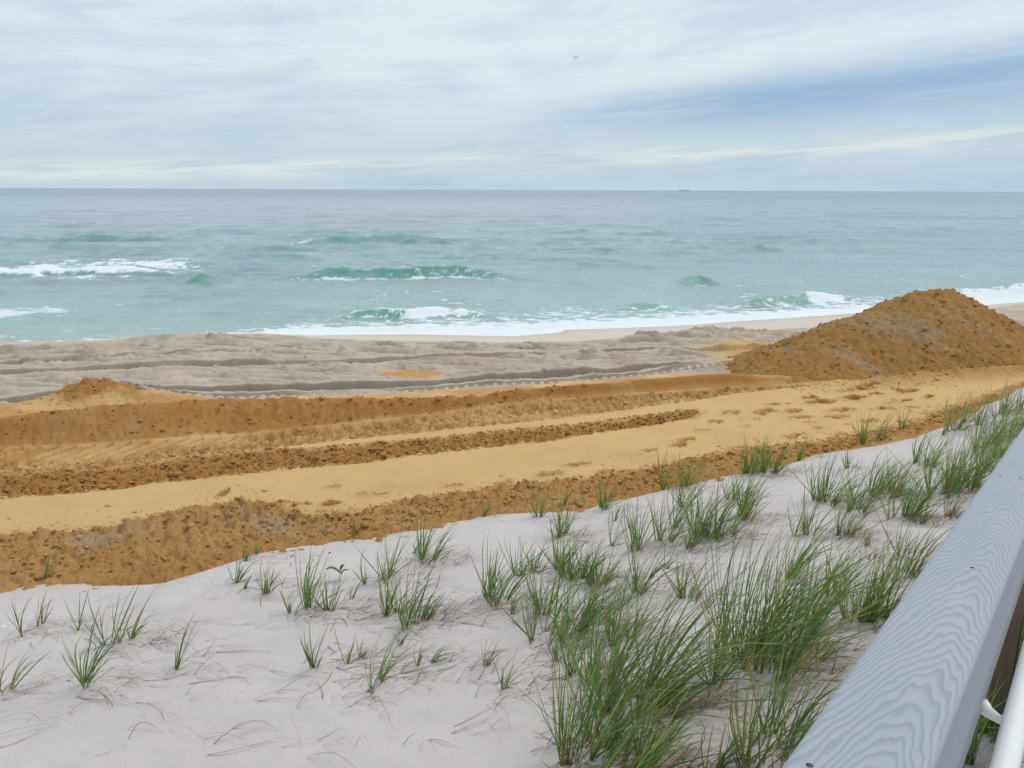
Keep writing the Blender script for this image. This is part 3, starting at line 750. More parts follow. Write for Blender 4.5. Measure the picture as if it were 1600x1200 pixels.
# loose clods on the rough sand: nobody could count them
def clod_mesh():
    t = (1 + 5 ** .5) / 2
    ico = np.array([(-1, t, 0), (1, t, 0), (-1, -t, 0), (1, -t, 0), (0, -1, t), (0, 1, t), (0, -1, -t), (0, 1, -t), (t, 0, -1), (t, 0, 1), (-t, 0, -1), (-t, 0, 1)]) / math.hypot(1, t)
    fi = np.array([(0, 11, 5), (0, 5, 1), (0, 1, 7), (0, 7, 10), (0, 10, 11), (1, 5, 9), (5, 11, 4), (11, 10, 2), (10, 7, 6), (7, 1, 8), (3, 9, 4), (3, 4, 2), (3, 2, 6), (3, 6, 8), (3, 8, 9), (4, 9, 5), (2, 4, 11), (6, 2, 10), (8, 6, 7), (9, 8, 1)])
    r = np.random.default_rng(77)
    n = 36000
    x = r.uniform(-9, 9, n)
    p = r.uniform(0, 1, n)
    y = np.zeros(n); ok = np.ones(n, bool); size = r.lognormal(math.log(.0115), .55, n)
    a = p < .30
    y[a] = (R1B(x) + r.uniform(0, 1, n) * (R1T(x) + .12 - R1B(x)))[a]; ok &= ~(a & (x > 3.3)); size[a] *= 1.25
    a = (p >= .30) & (p < .60)
    y[a] = (R2T(x) + .1 - r.uniform(0, 1, n) ** 1.2 * (R2T(x) - DUNE_EDGE(x)))[a]; size[a] *= 1.1
    a = (p >= .60) & (p < .74)
    y[a] = (T1(x) + r.uniform(0, 1, n) * (D1(x) - T1(x)) * np.where(x < -3.8, .45, 1.0))[a]; ok &= ~(a & (x > 6)); size[a] *= .85
    a = (p >= .74) & (p < .83)
    y[a] = (D1(x) + r.uniform(0, 1, n) * (C1(x) + .9 * (x < -3.5) + .2 - D1(x)))[a]; ok &= ~(a & (x > 1.5))
    a = (p >= .83) & (p < .93)
    y[a] = (FR(x) + r.normal(0, .4, n))[a]; ok &= ~(a & (x < 5.5))
    a = (p >= .93) & (p < .96)
    y[a] = (R2T(x) + np.abs(r.normal(0, .4, n)))[a]; size[a] *= .7
    a = (p >= .96) & (p < .975)
    hx_, hy_ = at(152, 622, 2.55)
    x[a] = (hx_ + r.normal(0, .8, n))[a]; y[a] = (hy_ + r.normal(-.1, .45, n))[a]; size[a] *= 1.3
    a = p >= .975
    y[a] = (B1(x) + r.uniform(0, 5.5, n))[a]; ok &= ~(a & (y > BERM(x) - .3))
    ok &= (np.abs(x) < .8 * y) & (y > DUNE_EDGE(x) + .12 + size)
    x, y, size = x[ok][:16000], y[ok][:16000], np.minimum(size[ok][:16000], .048)
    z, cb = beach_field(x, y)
    # and on the big heap
    m = 2200
    ix, iy = r.integers(20, HX.shape[1] - 10, m), r.integers(20, int(HX.shape[0] * .62), m)
    k = hh_[iy, ix] > .06
    ix, iy = ix[k], iy[k]
    x = np.concatenate([x, HX[iy, ix]]); y = np.concatenate([y, HY[iy, ix]]); z = np.concatenate([z, hz[iy, ix]]); cb = np.concatenate([cb, hc[iy, ix]])
    size = np.concatenate([size, np.minimum(r.lognormal(math.log(.016), .55, len(ix)), .055)])
    n = len(x)
    A_ = ico[None] * (1 + r.normal(0, .20, (n, 12, 1))) * size[:, None, None] * np.stack([r.uniform(.8, 1.4, n), r.uniform(.8, 1.4, n), r.uniform(.6, .95, n)], 1)[:, None, :]
    ang = r.uniform(0, 6.28, n)
    c, sn = np.cos(ang)[:, None], np.sin(ang)[:, None]
    V = np.stack([A_[..., 0] * c - A_[..., 1] * sn + x[:, None], A_[..., 0] * sn + A_[..., 1] * c + y[:, None], A_[..., 2] + (z + size * .12)[:, None]], -1).reshape(-1, 3)
    Fc = (fi[None] + 12 * np.arange(n)[:, None, None]).reshape(-1, 3)
    Cc = np.repeat(cb * r.uniform(.92, 1.22, (n, 1)), 12, 0)
    return poly_mesh('sand_clods', V.tolist(), Fc.tolist(), True, Cc)


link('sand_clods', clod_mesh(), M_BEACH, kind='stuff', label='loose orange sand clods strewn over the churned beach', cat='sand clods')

# ------------------------------------------------------------------ beach grass
def grass_material(name, dry):
    m, t, b = base_mat(name)
    ca = t.n('ShaderNodeVertexColor', layer_name='Col')
    m.node_tree.links.new(ca.outputs[0], b.inputs['Base Color'])
    b.inputs['Roughness'].default_value = .5 if not dry else .8
    b.inputs['Specular IOR Level'].default_value = .35 if not dry else .15
    tr = t.n('ShaderNodeBsdfTranslucent')
    m.node_tree.links.new(t.mix(1.0, ca.outputs[0], (1.25, 1.3, .7), 'MULTIPLY'), tr.inputs['Color'])
    mx = t.n('ShaderNodeMixShader')
    mx.inputs[0].default_value = .34
    m.node_tree.links.new(b.outputs[0], mx.inputs[1]); m.node_tree.links.new(tr.outputs[0], mx.inputs[2])
    m.node_tree.links.new(mx.outputs[0], m.node_tree.nodes['Material Output'].inputs['Surface'])
    return m


M_GRASS = grass_material('grass_green', False)
M_STRAW = grass_material('grass_straw', True)


def blades(n, h, lean, rng, radius, dry, flat=0.0, wbase=.0086):
    """n curved tapering leaves rising from round the origin"""
    S = 7
    V, Fc, Cc = [], [], []
    subs = [(rng.uniform(0, 2 * math.pi), radius * math.sqrt(rng.uniform())) for _ in range(max(1, n // 7))]
    for i in range(n):
        a, rr = subs[int(rng.integers(len(subs)))]
        p = np.array([rr * math.cos(a) + rng.normal(0, .006), rr * math.sin(a) * .8 + rng.normal(0, .006), -.012])
        L = h * rng.uniform(.40, 1.15) * (1.05 if not dry else .95)
        tilt = abs(rng.normal(0, .27)) + .16 * rr / max(radius, .01)
        az_ = a + rng.normal(0, 1.1)
        d = np.array([math.sin(tilt) * math.cos(az_), math.sin(tilt) * math.sin(az_), math.cos(tilt)])
        d += np.array([lean * rng.uniform(.1, .75), lean * rng.uniform(-.25, .25), 0])
        if flat:
            d = np.array([rng.normal(.7, .5), rng.normal(0, .6), rng.uniform(.05, .55)])
        d /= np.linalg.norm(d)
        droop = (rng.uniform(.05, .65) ** 1.3 if rng.uniform() < .72 else rng.uniform(.7, 1.5)) * (1 + .7 * lean) + flat * .5
        bend = np.array([.55 + .5 * lean, rng.normal(0, .25), -rng.uniform(.2, 1.0)]) * droop
        w = wbase * rng.uniform(.55, 1.35) * (1 if not dry else .6)
        side = np.cross(d, [rng.normal(), rng.normal(), .2]); side /= np.linalg.norm(side)
        if dry:
            tone = np.array([.30, .215, .13]) * rng.uniform(.6, 1.25)
            base_c = tone * .8; tip_c = tone * 1.1; mid_c_ = tone
        else:
            g = rng.uniform()
            mid_c_ = np.array([.080, .165, .055]) * (1 - g) + np.array([.26, .36, .125]) * g
            mid_c_ = mid_c_ * rng.uniform(.7, 1.2)
            base_c = np.array([.26, .27, .09]) * rng.uniform(.5, 1.05) if rng.uniform() < .75 else np.array([.20, .10, .07])
            tip_c = mid_c_ * np.array([1.3, 1.1, 1.0])
            if rng.uniform() < .08:
                mid_c_ = np.array([.38, .25, .06]); tip_c = mid_c_
        b0 = len(V)
        for s in range(S + 1):
            u = s / S
            ww = w * (.75 + .5 * u) * (1 - u ** 2.2) + .0004
            if s < S:
                V.append(p - side * ww * .5); V.append(p + side * ww * .5)
            else:
                V.append(p.copy())
            cc = base_c + (mid_c_ - base_c) * min(1, u / .28)
            cc = cc + (tip_c - cc) * max(0, (u - .6) / .4)
            Cc.extend([cc] * (2 if s < S else 1))
            d = d + bend * (1.6 * u + .25) / S
            d /= np.linalg.norm(d)
            p = p + d * L / S
            if p[2] < .004 and s > 0:
                p[2] = .004 + .004 * rng.uniform(); d[2] = max(d[2], 0)
        for s in range(S - 1):
            k = b0 + 2 * s
            Fc.append((k, k + 1, k + 3, k + 2))
        k = b0 + 2 * (S - 1)
        Fc.append((k, k + 1, k + 2))
    return V, Fc, Cc


ORD = ['first', 'second', 'third', 'fourth', 'fifth', 'sixth', 'seventh', 'eighth', 'ninth', 'tenth', 'eleventh', 'twelfth', 'thirteenth', 'fourteenth', 'fifteenth', 'sixteenth',
       'seventeenth', 'eighteenth', 'nineteenth', 'twentieth', 'twenty-first', 'twenty-second', 'twenty-third', 'twenty-fourth', 'twenty-fifth', 'twenty-sixth', 'twenty-seventh', 'twenty-eighth', 'twenty-ninth', 'thirtieth'] + ['%dth' % i for i in range(31, 60)]

# railing frame (its line is needed to tell which tufts stand beside it)
rd = ray(1747, 460)
rc = np.cross(rd, [0, 0, 1.0]); rc /= np.linalg.norm(rc)
rn = np.cross(rc, rd)
RK = .56
CAMP = np.array([0, 0, CAM_Z])
RAIL_L, RAIL_R = -.2284, -.0884


def area_of(tf, p):
    px, py = tf[0], tf[1]
    s = DUNE_EDGE(np.array([p[0]]))[0] - p[1]
    lat = (p - CAMP) @ rc
    if px > 1515 and py > 900:
        return 'under railing behind the handrail'
    if s < .04:
        return 'in orange sand past the edge'
    if s < .62:
        return 'along the orange sand edge'
    if lat > -1.25:
        return 'in the row beside the railing'
    if py > 1000:
        return 'in the nearest rows, left half' if px < 800 else 'in the nearest rows, right half'
    if px < 720:
        return 'mid-dune in the left half'
    if px < 1045:
        return 'mid-dune at the centre'
    return 'mid-dune in the right half'


areas = {}
for i, (tf, (p, t)) in enumerate(zip(TUFTS, TPOS)):
    areas.setdefault(area_of(tf, p), []).append(i)
label_of = {}
for a, ids in areas.items():
    for k, i in enumerate(sorted(ids, key=lambda j: TUFTS[j][0])):
        label_of[i] = (ORD[k], a)
for i, (tf, (p, t)) in enumerate(zip(TUFTS, TPOS)):
    u, v, hp, n, lean, dry = tf
    rng = np.random.default_rng(1000 + i)
    dep = math.asin(-ray(u, v)[2])
    h = hp * t / (FPX * math.cos(dep)) * 1.03
    h = min(max(h, .12), 1.0)
    rad_ = .012 + .0035 * n ** .9 * (h / .5) ** .5
    rad_ = min(rad_, .22)
    nn = int(n * (1.6 if u < 820 or n >= 38 else 2.0)) + 2
    nd = int(round(nn * dry)); ng = nn - nd
    look = ('straw-brown' if dry > .8 else 'yellowing' if dry > .33 else 'green')
    size = 'tall' if h > .52 else 'short' if h < .27 else 'knee-high' if h > .4 else 'low'
    thick = 'dense' if n >= 30 else 'thin' if n <= 9 else 'loose'
    lw = ' right-leaning' if lean >= .5 else ''
    o_, a_ = label_of[i]
    lab = f'{size} {thick}{lw} {look} grass tuft, {o_} from left {a_}'
    root = link('grass_tuft', None, label=lab, cat='grass tuft', group='beach grass tufts on the dune')
    root.empty_display_size = .05
    root.location = p
    if ng:
        V, Fc, Cc = blades(ng, h, lean, rng, rad_, False)
        link('leaf_blades', poly_mesh('leaf_blades', V, Fc, True, Cc), M_GRASS, root)
    if nd or n >= 16:
        V, Fc, Cc = blades(max(nd, n // 3), h * (.62 if dry < .8 else 1), lean + .3, rng, rad_ * 1.1, True, flat=0.0 if dry > .8 else .6)
        link('dead_blades', poly_mesh('dead_blades', V, Fc, True, Cc), M_STRAW, root)


# dry strands lying about on the dune
def litter():
    V, Fc, Cc = [], [], []
    r = np.random.default_rng(91)
    starts = []
    for (p, t), tf in zip(TPOS, TUFTS):
        if tf[0] > 1515 and tf[1] > 900: continue
        for _ in range(int(6 + tf[3] * 1.3)):
            starts.append((p[0] + r.normal(.10, .17), p[1] + r.normal(-.02, .12)))
    for _ in range(260):
        u, v = r.uniform(-60, 1450), r.uniform(840, 1240)
        x, y = at(u, v, 3.3)
        starts.append((x, y))
    segs = []
    for x, y in starts:
        if DUNE_EDGE(np.array([x]))[0] - y < .12: continue
        a = r.normal(.15, .45); L = r.uniform(.08, .42); k = r.normal(0, 1.6)
        S = 7
        px, py = [x], [y]
        for s in range(S):
            a += k * L / S
            px.append(px[-1] + math.cos(a) * L / S); py.append(py[-1] + math.sin(a) * L / S)
        segs.append((np.array(px), np.array(py), r.uniform(.0016, .0036), r.uniform(.55, 1.25), r.uniform(0, .09) ** 1.2, r.uniform()))
    allx = np.concatenate([s[0] for s in segs]); ally = np.concatenate([s[1] for s in segs])
    allz = dune_z(allx, ally)
    o = 0
    for px, py, w, tone, lift, hue in segs:
        n = len(px); zz = allz[o:o + n] + .005 + lift * np.sin(np.linspace(0, math.pi, n)) * 1.6; o += n
        b0 = len(V)
        c = (np.array([.25, .155, .105]) * (1 - hue) + np.array([.17, .12, .09]) * hue) * tone
        for i in range(n):
            j = min(i, n - 2)
            dx, dy = px[j + 1] - px[j], py[j + 1] - py[j]
            l = math.hypot(dx, dy) + 1e-9
            ww = w * (1 - .8 * i / n)
            V.append((px[i] - dy / l * ww, py[i] + dx / l * ww, zz[i])); V.append((px[i] + dy / l * ww, py[i] - dx / l * ww, zz[i] + .001))
            Cc.extend([c, c])
        for i in range(n - 1):
            k = b0 + 2 * i
            Fc.append((k, k + 1, k + 3, k + 2))
    return poly_mesh('dry_grass_strands', V, Fc, True, Cc)


link('dry_grass_strands', litter(), M_STRAW, kind='stuff', label='dry brown grass strands lying scattered over the white dune sand', cat='dry grass')

# small leafy seedlings
def seedling(px, py, hp, lab):
    p, t = dune_hit(px, py)
    h = hp * t / FPX
    root = link('seedling', None, label=lab, cat='seedling', group='leafy seedlings on the dune')
    root.location = p
    r = np.random.default_rng(int(px))
    V, Fc = [], []
    for k in range(6):
        a = k * math.pi / 3; V.append((.0018 * math.cos(a), .0018 * math.sin(a), -.01))
    for k in range(6):
        a = k * math.pi / 3; V.append((.0012 * math.cos(a) + .01, .0012 * math.sin(a), h * .65))
    Fc = [(k, (k + 1) % 6, 6 + (k + 1) % 6, 6 + k) for k in range(6)] + [tuple(range(6, 12))]
    link('stem', poly_mesh('stem', V, Fc, False, [(.10, .09, .04)] * 12), M_GRASS, root)
    for k in range(5):
        a = k * 2.4 + r.uniform(0, .6); L = h * r.uniform(.55, .9); w = L * .17
        c, s = math.cos(a), math.sin(a)
        prof = [(0, .2, 0), (.3, .9, .22), (.6, 1, .32), (.85, .6, .30), (1, .02, .22)]
        V, Fc = [], []
        for u, ww, zz in prof:
            for sg in (-1, 0, 1):
                V.append((.01 + c * u * L - s * sg * w * ww, s * u * L + c * sg * w * ww, h * .5 + k * h * .05 + zz * L + (.25 * w * abs(sg) * ww)))
        for i in range(4):
            for j in range(2):
                q = i * 3 + j; Fc.append((q, q + 1, q + 4, q + 3))
        link('leaf', poly_mesh('leaf', V, Fc, True, [np.array([.10, .125, .065]) * r.uniform(.8, 1.2)] * 15), M_GRASS, root)


seedling(530, 908, 24, 'small broad-leaved seedling beside the grass tufts, the leftmost seedling')
seedling(637, 838, 16, 'tiny broad-leaved seedling close to the orange sand edge')
seedling(577, 1090, 12, 'tiny two-leaved sprout on bare sand, nearest of the seedlings')

# shells and chips on the sand
M_SHELL, t_, b_ = base_mat('shell_white'); b_.inputs['Base Color'].default_value = (.78, .75, .72, 1); b_.inputs['Roughness'].default_value = .45
M_CHIP, t_, b_ = base_mat('dark_stone'); b_.inputs['Base Color'].default_value = (.07, .065, .08, 1); b_.inputs['Roughness'].default_value = .7


def shell_mesh(L, W, Ht, seed):
    r = np.random.default_rng(seed)
    V, Fc = [], []
    n, m = 10, 4
    for i in range(m + 1):
        f = i / m
        for k in range(n):
            a = 2 * math.pi * k / n
            rr = math.sin(f * math.pi / 2) * (1 + .10 * math.cos(5 * a) * f + r.normal(0, .03))
            V.append((L * .5 * rr * math.cos(a) + .12 * L * (1 - f), W * .5 * rr * math.sin(a), Ht * math.cos(f * math.pi / 2) - .002))
    for i in range(m):
        for k in range(n):
            Fc.append((i * n + k, i * n + (k + 1) % n, (i + 1) * n + (k + 1) % n, (i + 1) * n + k))
    Fc.append(tuple(range(m * n, m * n + n)))
    return poly_mesh('shell', V, Fc, True)


for k, (u, v, L, W, mat, nm, lab) in enumerate([
    (5, 979, .045, .032, M_SHELL, 'shell', 'white shell at the left edge of the picture beside grass'),
    (31, 1089, .06, .02, M_SHELL, 'shell', 'narrow white shell fragment, lowest one near the left edge'),
    (262, 926, .02, .016, M_SHELL, 'shell', 'small white shell on bare sand near the orange edge'),
    (220, 1025, .016, .014, M_SHELL, 'shell', 'small white shell chip right of the low grass tufts'),
    (171, 923, .016, .013, M_SHELL, 'shell', 'tiny white shell chip on the far left dune crest'),
    (470, 1043, .015, .013, M_SHELL, 'shell', 'tiny white shell chip left of a fan-shaped grass tuft'),
    (515, 864, .05, .026, M_CHIP, 'pebble', 'flat dark pebble near the orange sand edge'),
    (78, 1026, .014, .012, M_CHIP, 'pebble', 'small dark pebble on the bare sand at lower left'),
    (292, 991, .03, .014, M_CHIP, 'wood_chip', 'small dark wood chip at the end of a dry strand'),
    (301, 1004, .012, .010, M_CHIP, 'pebble', 'tiny dark pebble just below the wood chip')]):
    p, t = dune_hit(u, v)
    o = link(nm, shell_mesh(L, W, .4 * W, k), mat, label=lab, cat='pebble' if 'pebble' in nm else 'wood chip' if 'wood' in nm else 'shell', group='shells and pebbles on the dune')
    o.location = p
    o.rotation_euler = (0, 0, k * 1.3)

# ------------------------------------------------------------------ railing
LOC = Matrix(((rd[0], rc[0], rn[0], 0), (rd[1], rc[1], rn[1], 0), (rd[2], rc[2], rn[2], CAM_Z), (0, 0, 0, 1)))   # local x along, y to the right, z up from the board


def rail_material():
    m, t, b = base_mat('composite_board')
    tcn = t.n('ShaderNodeTexCoord')
    s = t.n('ShaderNodeSeparateXYZ')
    m.node_tree.links.new(tcn.outputs['Object'], s.inputs[0])
    x, y, z = s.outputs
    v1 = t.xyz(t.m('MULTIPLY', x, 2.6), t.m('MULTIPLY', y, 13.0), 0.0)
    wv = t.m('SUBTRACT', t.noise(v1, 1.0, 3, .55), .5)
    wf = t.m('SUBTRACT', t.noise(t.xyz(t.m('MULTIPLY', x, 22.0), t.m('MULTIPLY', y, 90.0), 0.0), 1.0, 3, .6), .5)
    y0 = t.m('ADD', -.138, t.m('MULTIPLY', t.m('SUBTRACT', t.noise(t.xyz(x, 0.0, 0.0), 1.1, 2, .5), .5), .05))
    a = t.m('SUBTRACT', y, y0)
    arch = t.m('SQRT', t.m('ADD', t.m('MULTIPLY', a, a), .00022))
    f = t.m('ADD', x, t.m('MULTIPLY', arch, 5.2))
    f = t.m('ADD', f, t.m('ADD', t.m('MULTIPLY', wv, .32), t.m('MULTIPLY', wf, .014)))
    sfr = t.m('FRACT', t.m('MULTIPLY', f, 21.0))
    line = t.m('MULTIPLY', t.ss(sfr, .35, .86), t.ss(sfr, 1.0, .88))
    brk = t.ss(t.noise(t.xyz(t.m('MULTIPLY', x, 160.0), t.m('MULTIPLY', y, 420.0), 0.0), 1.0, 3, .65), .32, .62)
    line = t.m('MULTIPLY', line, t.m('ADD', .45, t.m('MULTIPLY', brk, .55)))
    top = t.ss(z, -RK - .006, -RK - .001)
    line = t.m('MULTIPLY', line, top)
    big = t.noise(t.xyz(t.m('MULTIPLY', x, 3.0), t.m('MULTIPLY', y, 9.0), z), 1.0, 4, .6)
    c = t.mix(big, (.325, .345, .40), (.385, .395, .435))
    c = t.mix(t.m('MULTIPLY', line, .52), c, (.20, .222, .29))
    st = t.ss(t.noise(t.xyz(t.m('MULTIPLY', x, 7.0), t.m('MULTIPLY', y, 16.0), z), 1.0, 7, .7), .56, .74)
    c = t.mix(t.m('MULTIPLY', st, .28), c, (.47, .46, .47))
    dirt = t.ss(t.noise(t.xyz(t.m('MULTIPLY', x, 34.0), t.m('MULTIPLY', y, 40.0), z), 1.0, 4, .7), .70, .78)
    c = t.mix(t.m('MULTIPLY', dirt, .45), c, (.20, .18, .165))
    grit = t.noise(t.xyz(t.m('MULTIPLY', x, 300.0), t.m('MULTIPLY', y, 700.0), z), 1.0, 3, .7)
    g = t.m('ADD', .9, t.m('MULTIPLY', grit, .2))
    c = t.mix(1.0, c, t.xyz(g, g, g), 'MULTIPLY')
    m.node_tree.links.new(c, b.inputs['Base Color'])
    b.inputs['Roughness'].default_value = .62
    b.inputs['Specular IOR Level'].default_value = .3
    bp = t.n('ShaderNodeBump')
    bp.inputs['Strength'].default_value = .55; bp.inputs['Distance'].default_value = .0012
    m.node_tree.links.new(t.m('ADD', t.m('MULTIPLY', line, -1.0), t.m('MULTIPLY', grit, .35)), bp.inputs['Height'])
    m.node_tree.links.new(bp.outputs[0], b.inputs['Normal'])
    return m


def wood_material():
    m, t, b = base_mat('weathered_timber')
    tcn = t.n('ShaderNodeTexCoord')
    mp = t.n('ShaderNodeMapping')
    mp.inputs['Scale'].default_value = (40, 40, 3)
    m.node_tree.links.new(tcn.outputs['Object'], mp.inputs[0])
    n = t.noise(mp.outputs[0], 1.0, 5, .6)
    m.node_tree.links.new(t.mix(n, (.09, .062, .045), (.25, .185, .135)), b.inputs['Base Color'])
    b.inputs['Roughness'].default_value = .85
    return m


M_RAIL, M_WOOD = rail_material(), wood_material()
M_WHITE, t_, b_ = base_mat('white_enamel')
nz = t_.noise(t_.n('ShaderNodeNewGeometry').outputs['Position'], 30.0, 4, .6)
M_WHITE.node_tree.links.new(t_.mix(nz, (.74, .75, .76), (.82, .82, .81)), b_.inputs['Base Color'])
b_.inputs['Roughness'].default_value = .32


def extrude_profile(prof, x0, x1, nx=2):
    """closed profile in (y, z) swept along x"""
    V, Fc = [], []
    n = len(prof)
    for x in np.linspace(x0, x1, nx):
        V.extend([(x, y, z) for y, z in prof])
    for i in range(nx - 1):
        for k in range(n):
            a, b = i * n + k, i * n + (k + 1) % n
            Fc.append((a, b, b + n, a + n))
    Fc.append(tuple(range(n))[::-1]); Fc.append(tuple(range((nx - 1) * n, nx * n)))
    return V, Fc


def round_rect(y0, y1, z0, z1, rt, rb, k=5):
    p = []
    for cx_, cz_, r, a0 in ((y1 - rt, z1 - rt, rt, 0), (y0 + rt, z1 - rt, rt, 90), (y0 + rb, z0 + rb, rb, 180), (y1 - rb, z0 + rb, rb, 270)):
        for i in range(k + 1):
            a = rad(a0 + 90 * i / k)
            p.append((cx_ + r * math.cos(a), cz_ + r * math.sin(a)))
    return p


def outward(me):
    import bmesh
    bm = bmesh.new(); bm.from_mesh(me); bmesh.ops.recalc_face_normals(bm, faces=bm.faces); bm.to_mesh(me); bm.free()
    return me


def ortho_root(name, **kw):
    o = link(name, None, **kw)
    o.matrix_world = LOC
    return o


X0, X1 = -1.6, 7.4
railing = ortho_root('guard_railing', label='grey wood-grained guard railing running down to the beach at right', cat='railing')
V, Fc = extrude_profile(round_rect(RAIL_L, RAIL_R, -RK - .048, -RK, .011, .006), X0, X1, 40)
link('top_board', outward(poly_mesh('top_board', V, Fc, False)), M_RAIL, railing)
V, Fc = extrude_profile(round_rect(RAIL_R - .038, RAIL_R - .001, -RK - .250, -RK - .046, .003, .005), X0, X1, 3)
link('side_board', outward(poly_mesh('side_board', V, Fc, False)), M_RAIL, railing)


def box_vf(x0, x1, y0, y1, z0, z1):
    V = [(x, y, z) for x in (x0, x1) for y in (y0, y1) for z in (z0, z1)]
    return V, [(0, 1, 3, 2), (4, 6, 7, 5), (0, 4, 5, 1), (2, 3, 7, 6), (0, 2, 6, 4), (1, 5, 7, 3)]


POST_Y = -.178
ts = np.linspace(.2, 5, 4000)
pb = ts[:, None] * rd - .133 * rc - 1.25 * rn
_p = float(ts[np.argmin(np.abs(CY - FPX * (pb @ Uv) / (pb @ Fv) - 945))])
_p += .80
POSTX = [_p - 2.5] + [_p + k * 1.82 for k in range(0, 4) if _p + k * 1.82 < X1]
shear = rd[2] / math.hypot(rd[0], rd[1])
for xp in POSTX:                                         # upright posts: built plumb, so shifted along the slope as they go down
    zt = -RK - .049
    base = CAMP + rd * xp + rc * POST_Y + rn * zt
    gz = float(ground_z(np.array([base[0]]), np.array([base[1]]))[0])
    o = link('post', None, None, railing)
    bpy.data.objects.remove(o)
    hgt = base[2] - gz + .35
    V, Fc = extrude_profile(round_rect(-.045, .045, -.045, .045, .006, .006, 2), 0, hgt)
    V = [(y, z, -x) for x, y, z in V]
    ang = math.atan2(rd[1], rd[0])
    ca_, sa_ = math.cos(ang), math.sin(ang)
    Minv = LOC.inverted()
    Vl = []
    for (a, b2, c2) in V:
        top_fix = -shear * a * -1.0 if c2 == 0 else 0.0
        wpt = Vector((base[0] + a * ca_ - b2 * sa_, base[1] + a * sa_ + b2 * ca_, base[2] + c2 + (a * shear if c2 > -1e-6 else 0)))
        Vl.append(tuple(Minv @ wpt))
    link('post', outward(poly_mesh('post', Vl, Fc, False)), M_WOOD, railing)
M_SCREW, t_, b_ = base_mat('screw_steel'); b_.inputs['Base Color'].default_value = (.06, .06, .065, 1); b_.inputs['Metallic'].default_value = .6; b_.inputs['Roughness'].default_value = .5
for (u, v) in [(1519, 887), (1265, 1196), (1563, 743), (1594, 747)]:
    r_ = ray(u, v); tt = -RK / (rn @ r_); p = r_ * tt
    lx, ly = p @ rd, p @ rc
    V, Fc = [], []
    n = 10
    for zz, rr in ((-.002, .0042), (.0006, .0042), (.0011, .003)):
        for k in range(n):
            a = 2 * math.pi * k / n; V.append((lx + rr * math.cos(a), ly + rr * math.sin(a), -RK + zz))
    for i in range(2):
        for k in range(n): Fc.append((i * n + k, i * n + (k + 1) % n, (i + 1) * n + (k + 1) % n, (i + 1) * n + k))
    Fc.append(tuple(range(2 * n, 3 * n)))
    link('screw', poly_mesh('screw', V, Fc, True), M_SCREW, railing)

# white pipe handrail on curved brackets
def tube(path, radii, n=14):
    V, Fc = [], []
    path = [Vector(p) for p in path]
    up = Vector((1, 0, 0))
    for i, p in enumerate(path):
        tdir = (path[min(i + 1, len(path) - 1)] - path[max(i - 1, 0)]).normalized()
        ref = up if abs(tdir.dot(up)) < .9 else Vector((0, 0, 1))
        a = tdir.cross(ref).normalized(); b2 = tdir.cross(a)
        for k in range(n):
            th = 2 * math.pi * k / n
            V.append(tuple(p + (a * math.cos(th) + b2 * math.sin(th)) * radii[i]))
    for i in range(len(path) - 1):
        for k in range(n):
            Fc.append((i * n + k, i * n + (k + 1) % n, (i + 1) * n + (k + 1) % n, (i + 1) * n + k))
    Fc.append(tuple(range(n))[::-1]); Fc.append(tuple(range((len(path) - 1) * n, len(path) * n)))
    return outward(poly_mesh('tube', V, Fc, True))


PIPE_Y, PIPE_Z, PIPE_R = -.0320, -.772, .0205
hand = ortho_root('handrail', label='round white pipe handrail fixed inside the grey railing, lower right corner', cat='handrail')
link('pipe', tube([(x, PIPE_Y, PIPE_Z) for x in np.linspace(X0, X1, 8)], [PIPE_R] * 8, 32), M_WHITE, hand)
ts = np.linspace(.2, 2.5, 2000)
pb = ts[:, None] * rd + -.066 * rc - .808 * rn
bx0 = float(ts[np.argmin(np.abs(CY - FPX * (pb @ Uv) / (pb @ Fv) - 1117))])
for k in range(-1, 4):
    bx = bx0 + k * 1.82
    if bx > X1 - .2 or bx < X0 + .1: continue
    pth = [(bx, RAIL_R - .004, PIPE_Z - .025), (bx, RAIL_R + .012, PIPE_Z - .036), (bx, RAIL_R + .030, PIPE_Z - .042), (bx, PIPE_Y - .012, PIPE_Z - .035), (bx, PIPE_Y, PIPE_Z - .012)]
    link('bracket', tube(pth, [.016, .011, .0088, .0085, .0085], 14), M_WHITE, hand)

# deck of the walkway the photograph was taken from
deck = ortho_root('boardwalk_deck', label='weathered plank deck of the walkway at the lower right corner', cat='boardwalk')
M_DECK, t_, b_ = base_mat('grey_planks')
nz = t_.noise(t_.n('ShaderNodeNewGeometry').outputs['Position'], 9.0, 6, .7)
M_DECK.node_tree.links.new(t_.mix(nz, (.20, .185, .18), (.34, .32, .31)), b_.inputs['Base Color']); b_.inputs['Roughness'].default_value = .85
V, Fc = box_vf(-.068, .068, -.10, 1.42, -.032, 0)
pm = outward(poly_mesh('plank', V, Fc)); pm.materials.append(M_DECK)
DZ = -RK - 1.0
for k in range(60):
    o = link('plank', pm, None, deck); o.location = (X0 + .1 + k * .143, 0, DZ)
V, Fc = box_vf(X0, X1 - .3, .0, .045, DZ - .24, DZ - .034)
link('joist', outward(poly_mesh('joist', V, Fc)), M_WOOD, deck)
V, Fc = box_vf(X0, X1 - .3, 1.2, 1.245, DZ - .24, DZ - .034)
link('joist', outward(poly_mesh('joist', V, Fc)), M_WOOD, deck)
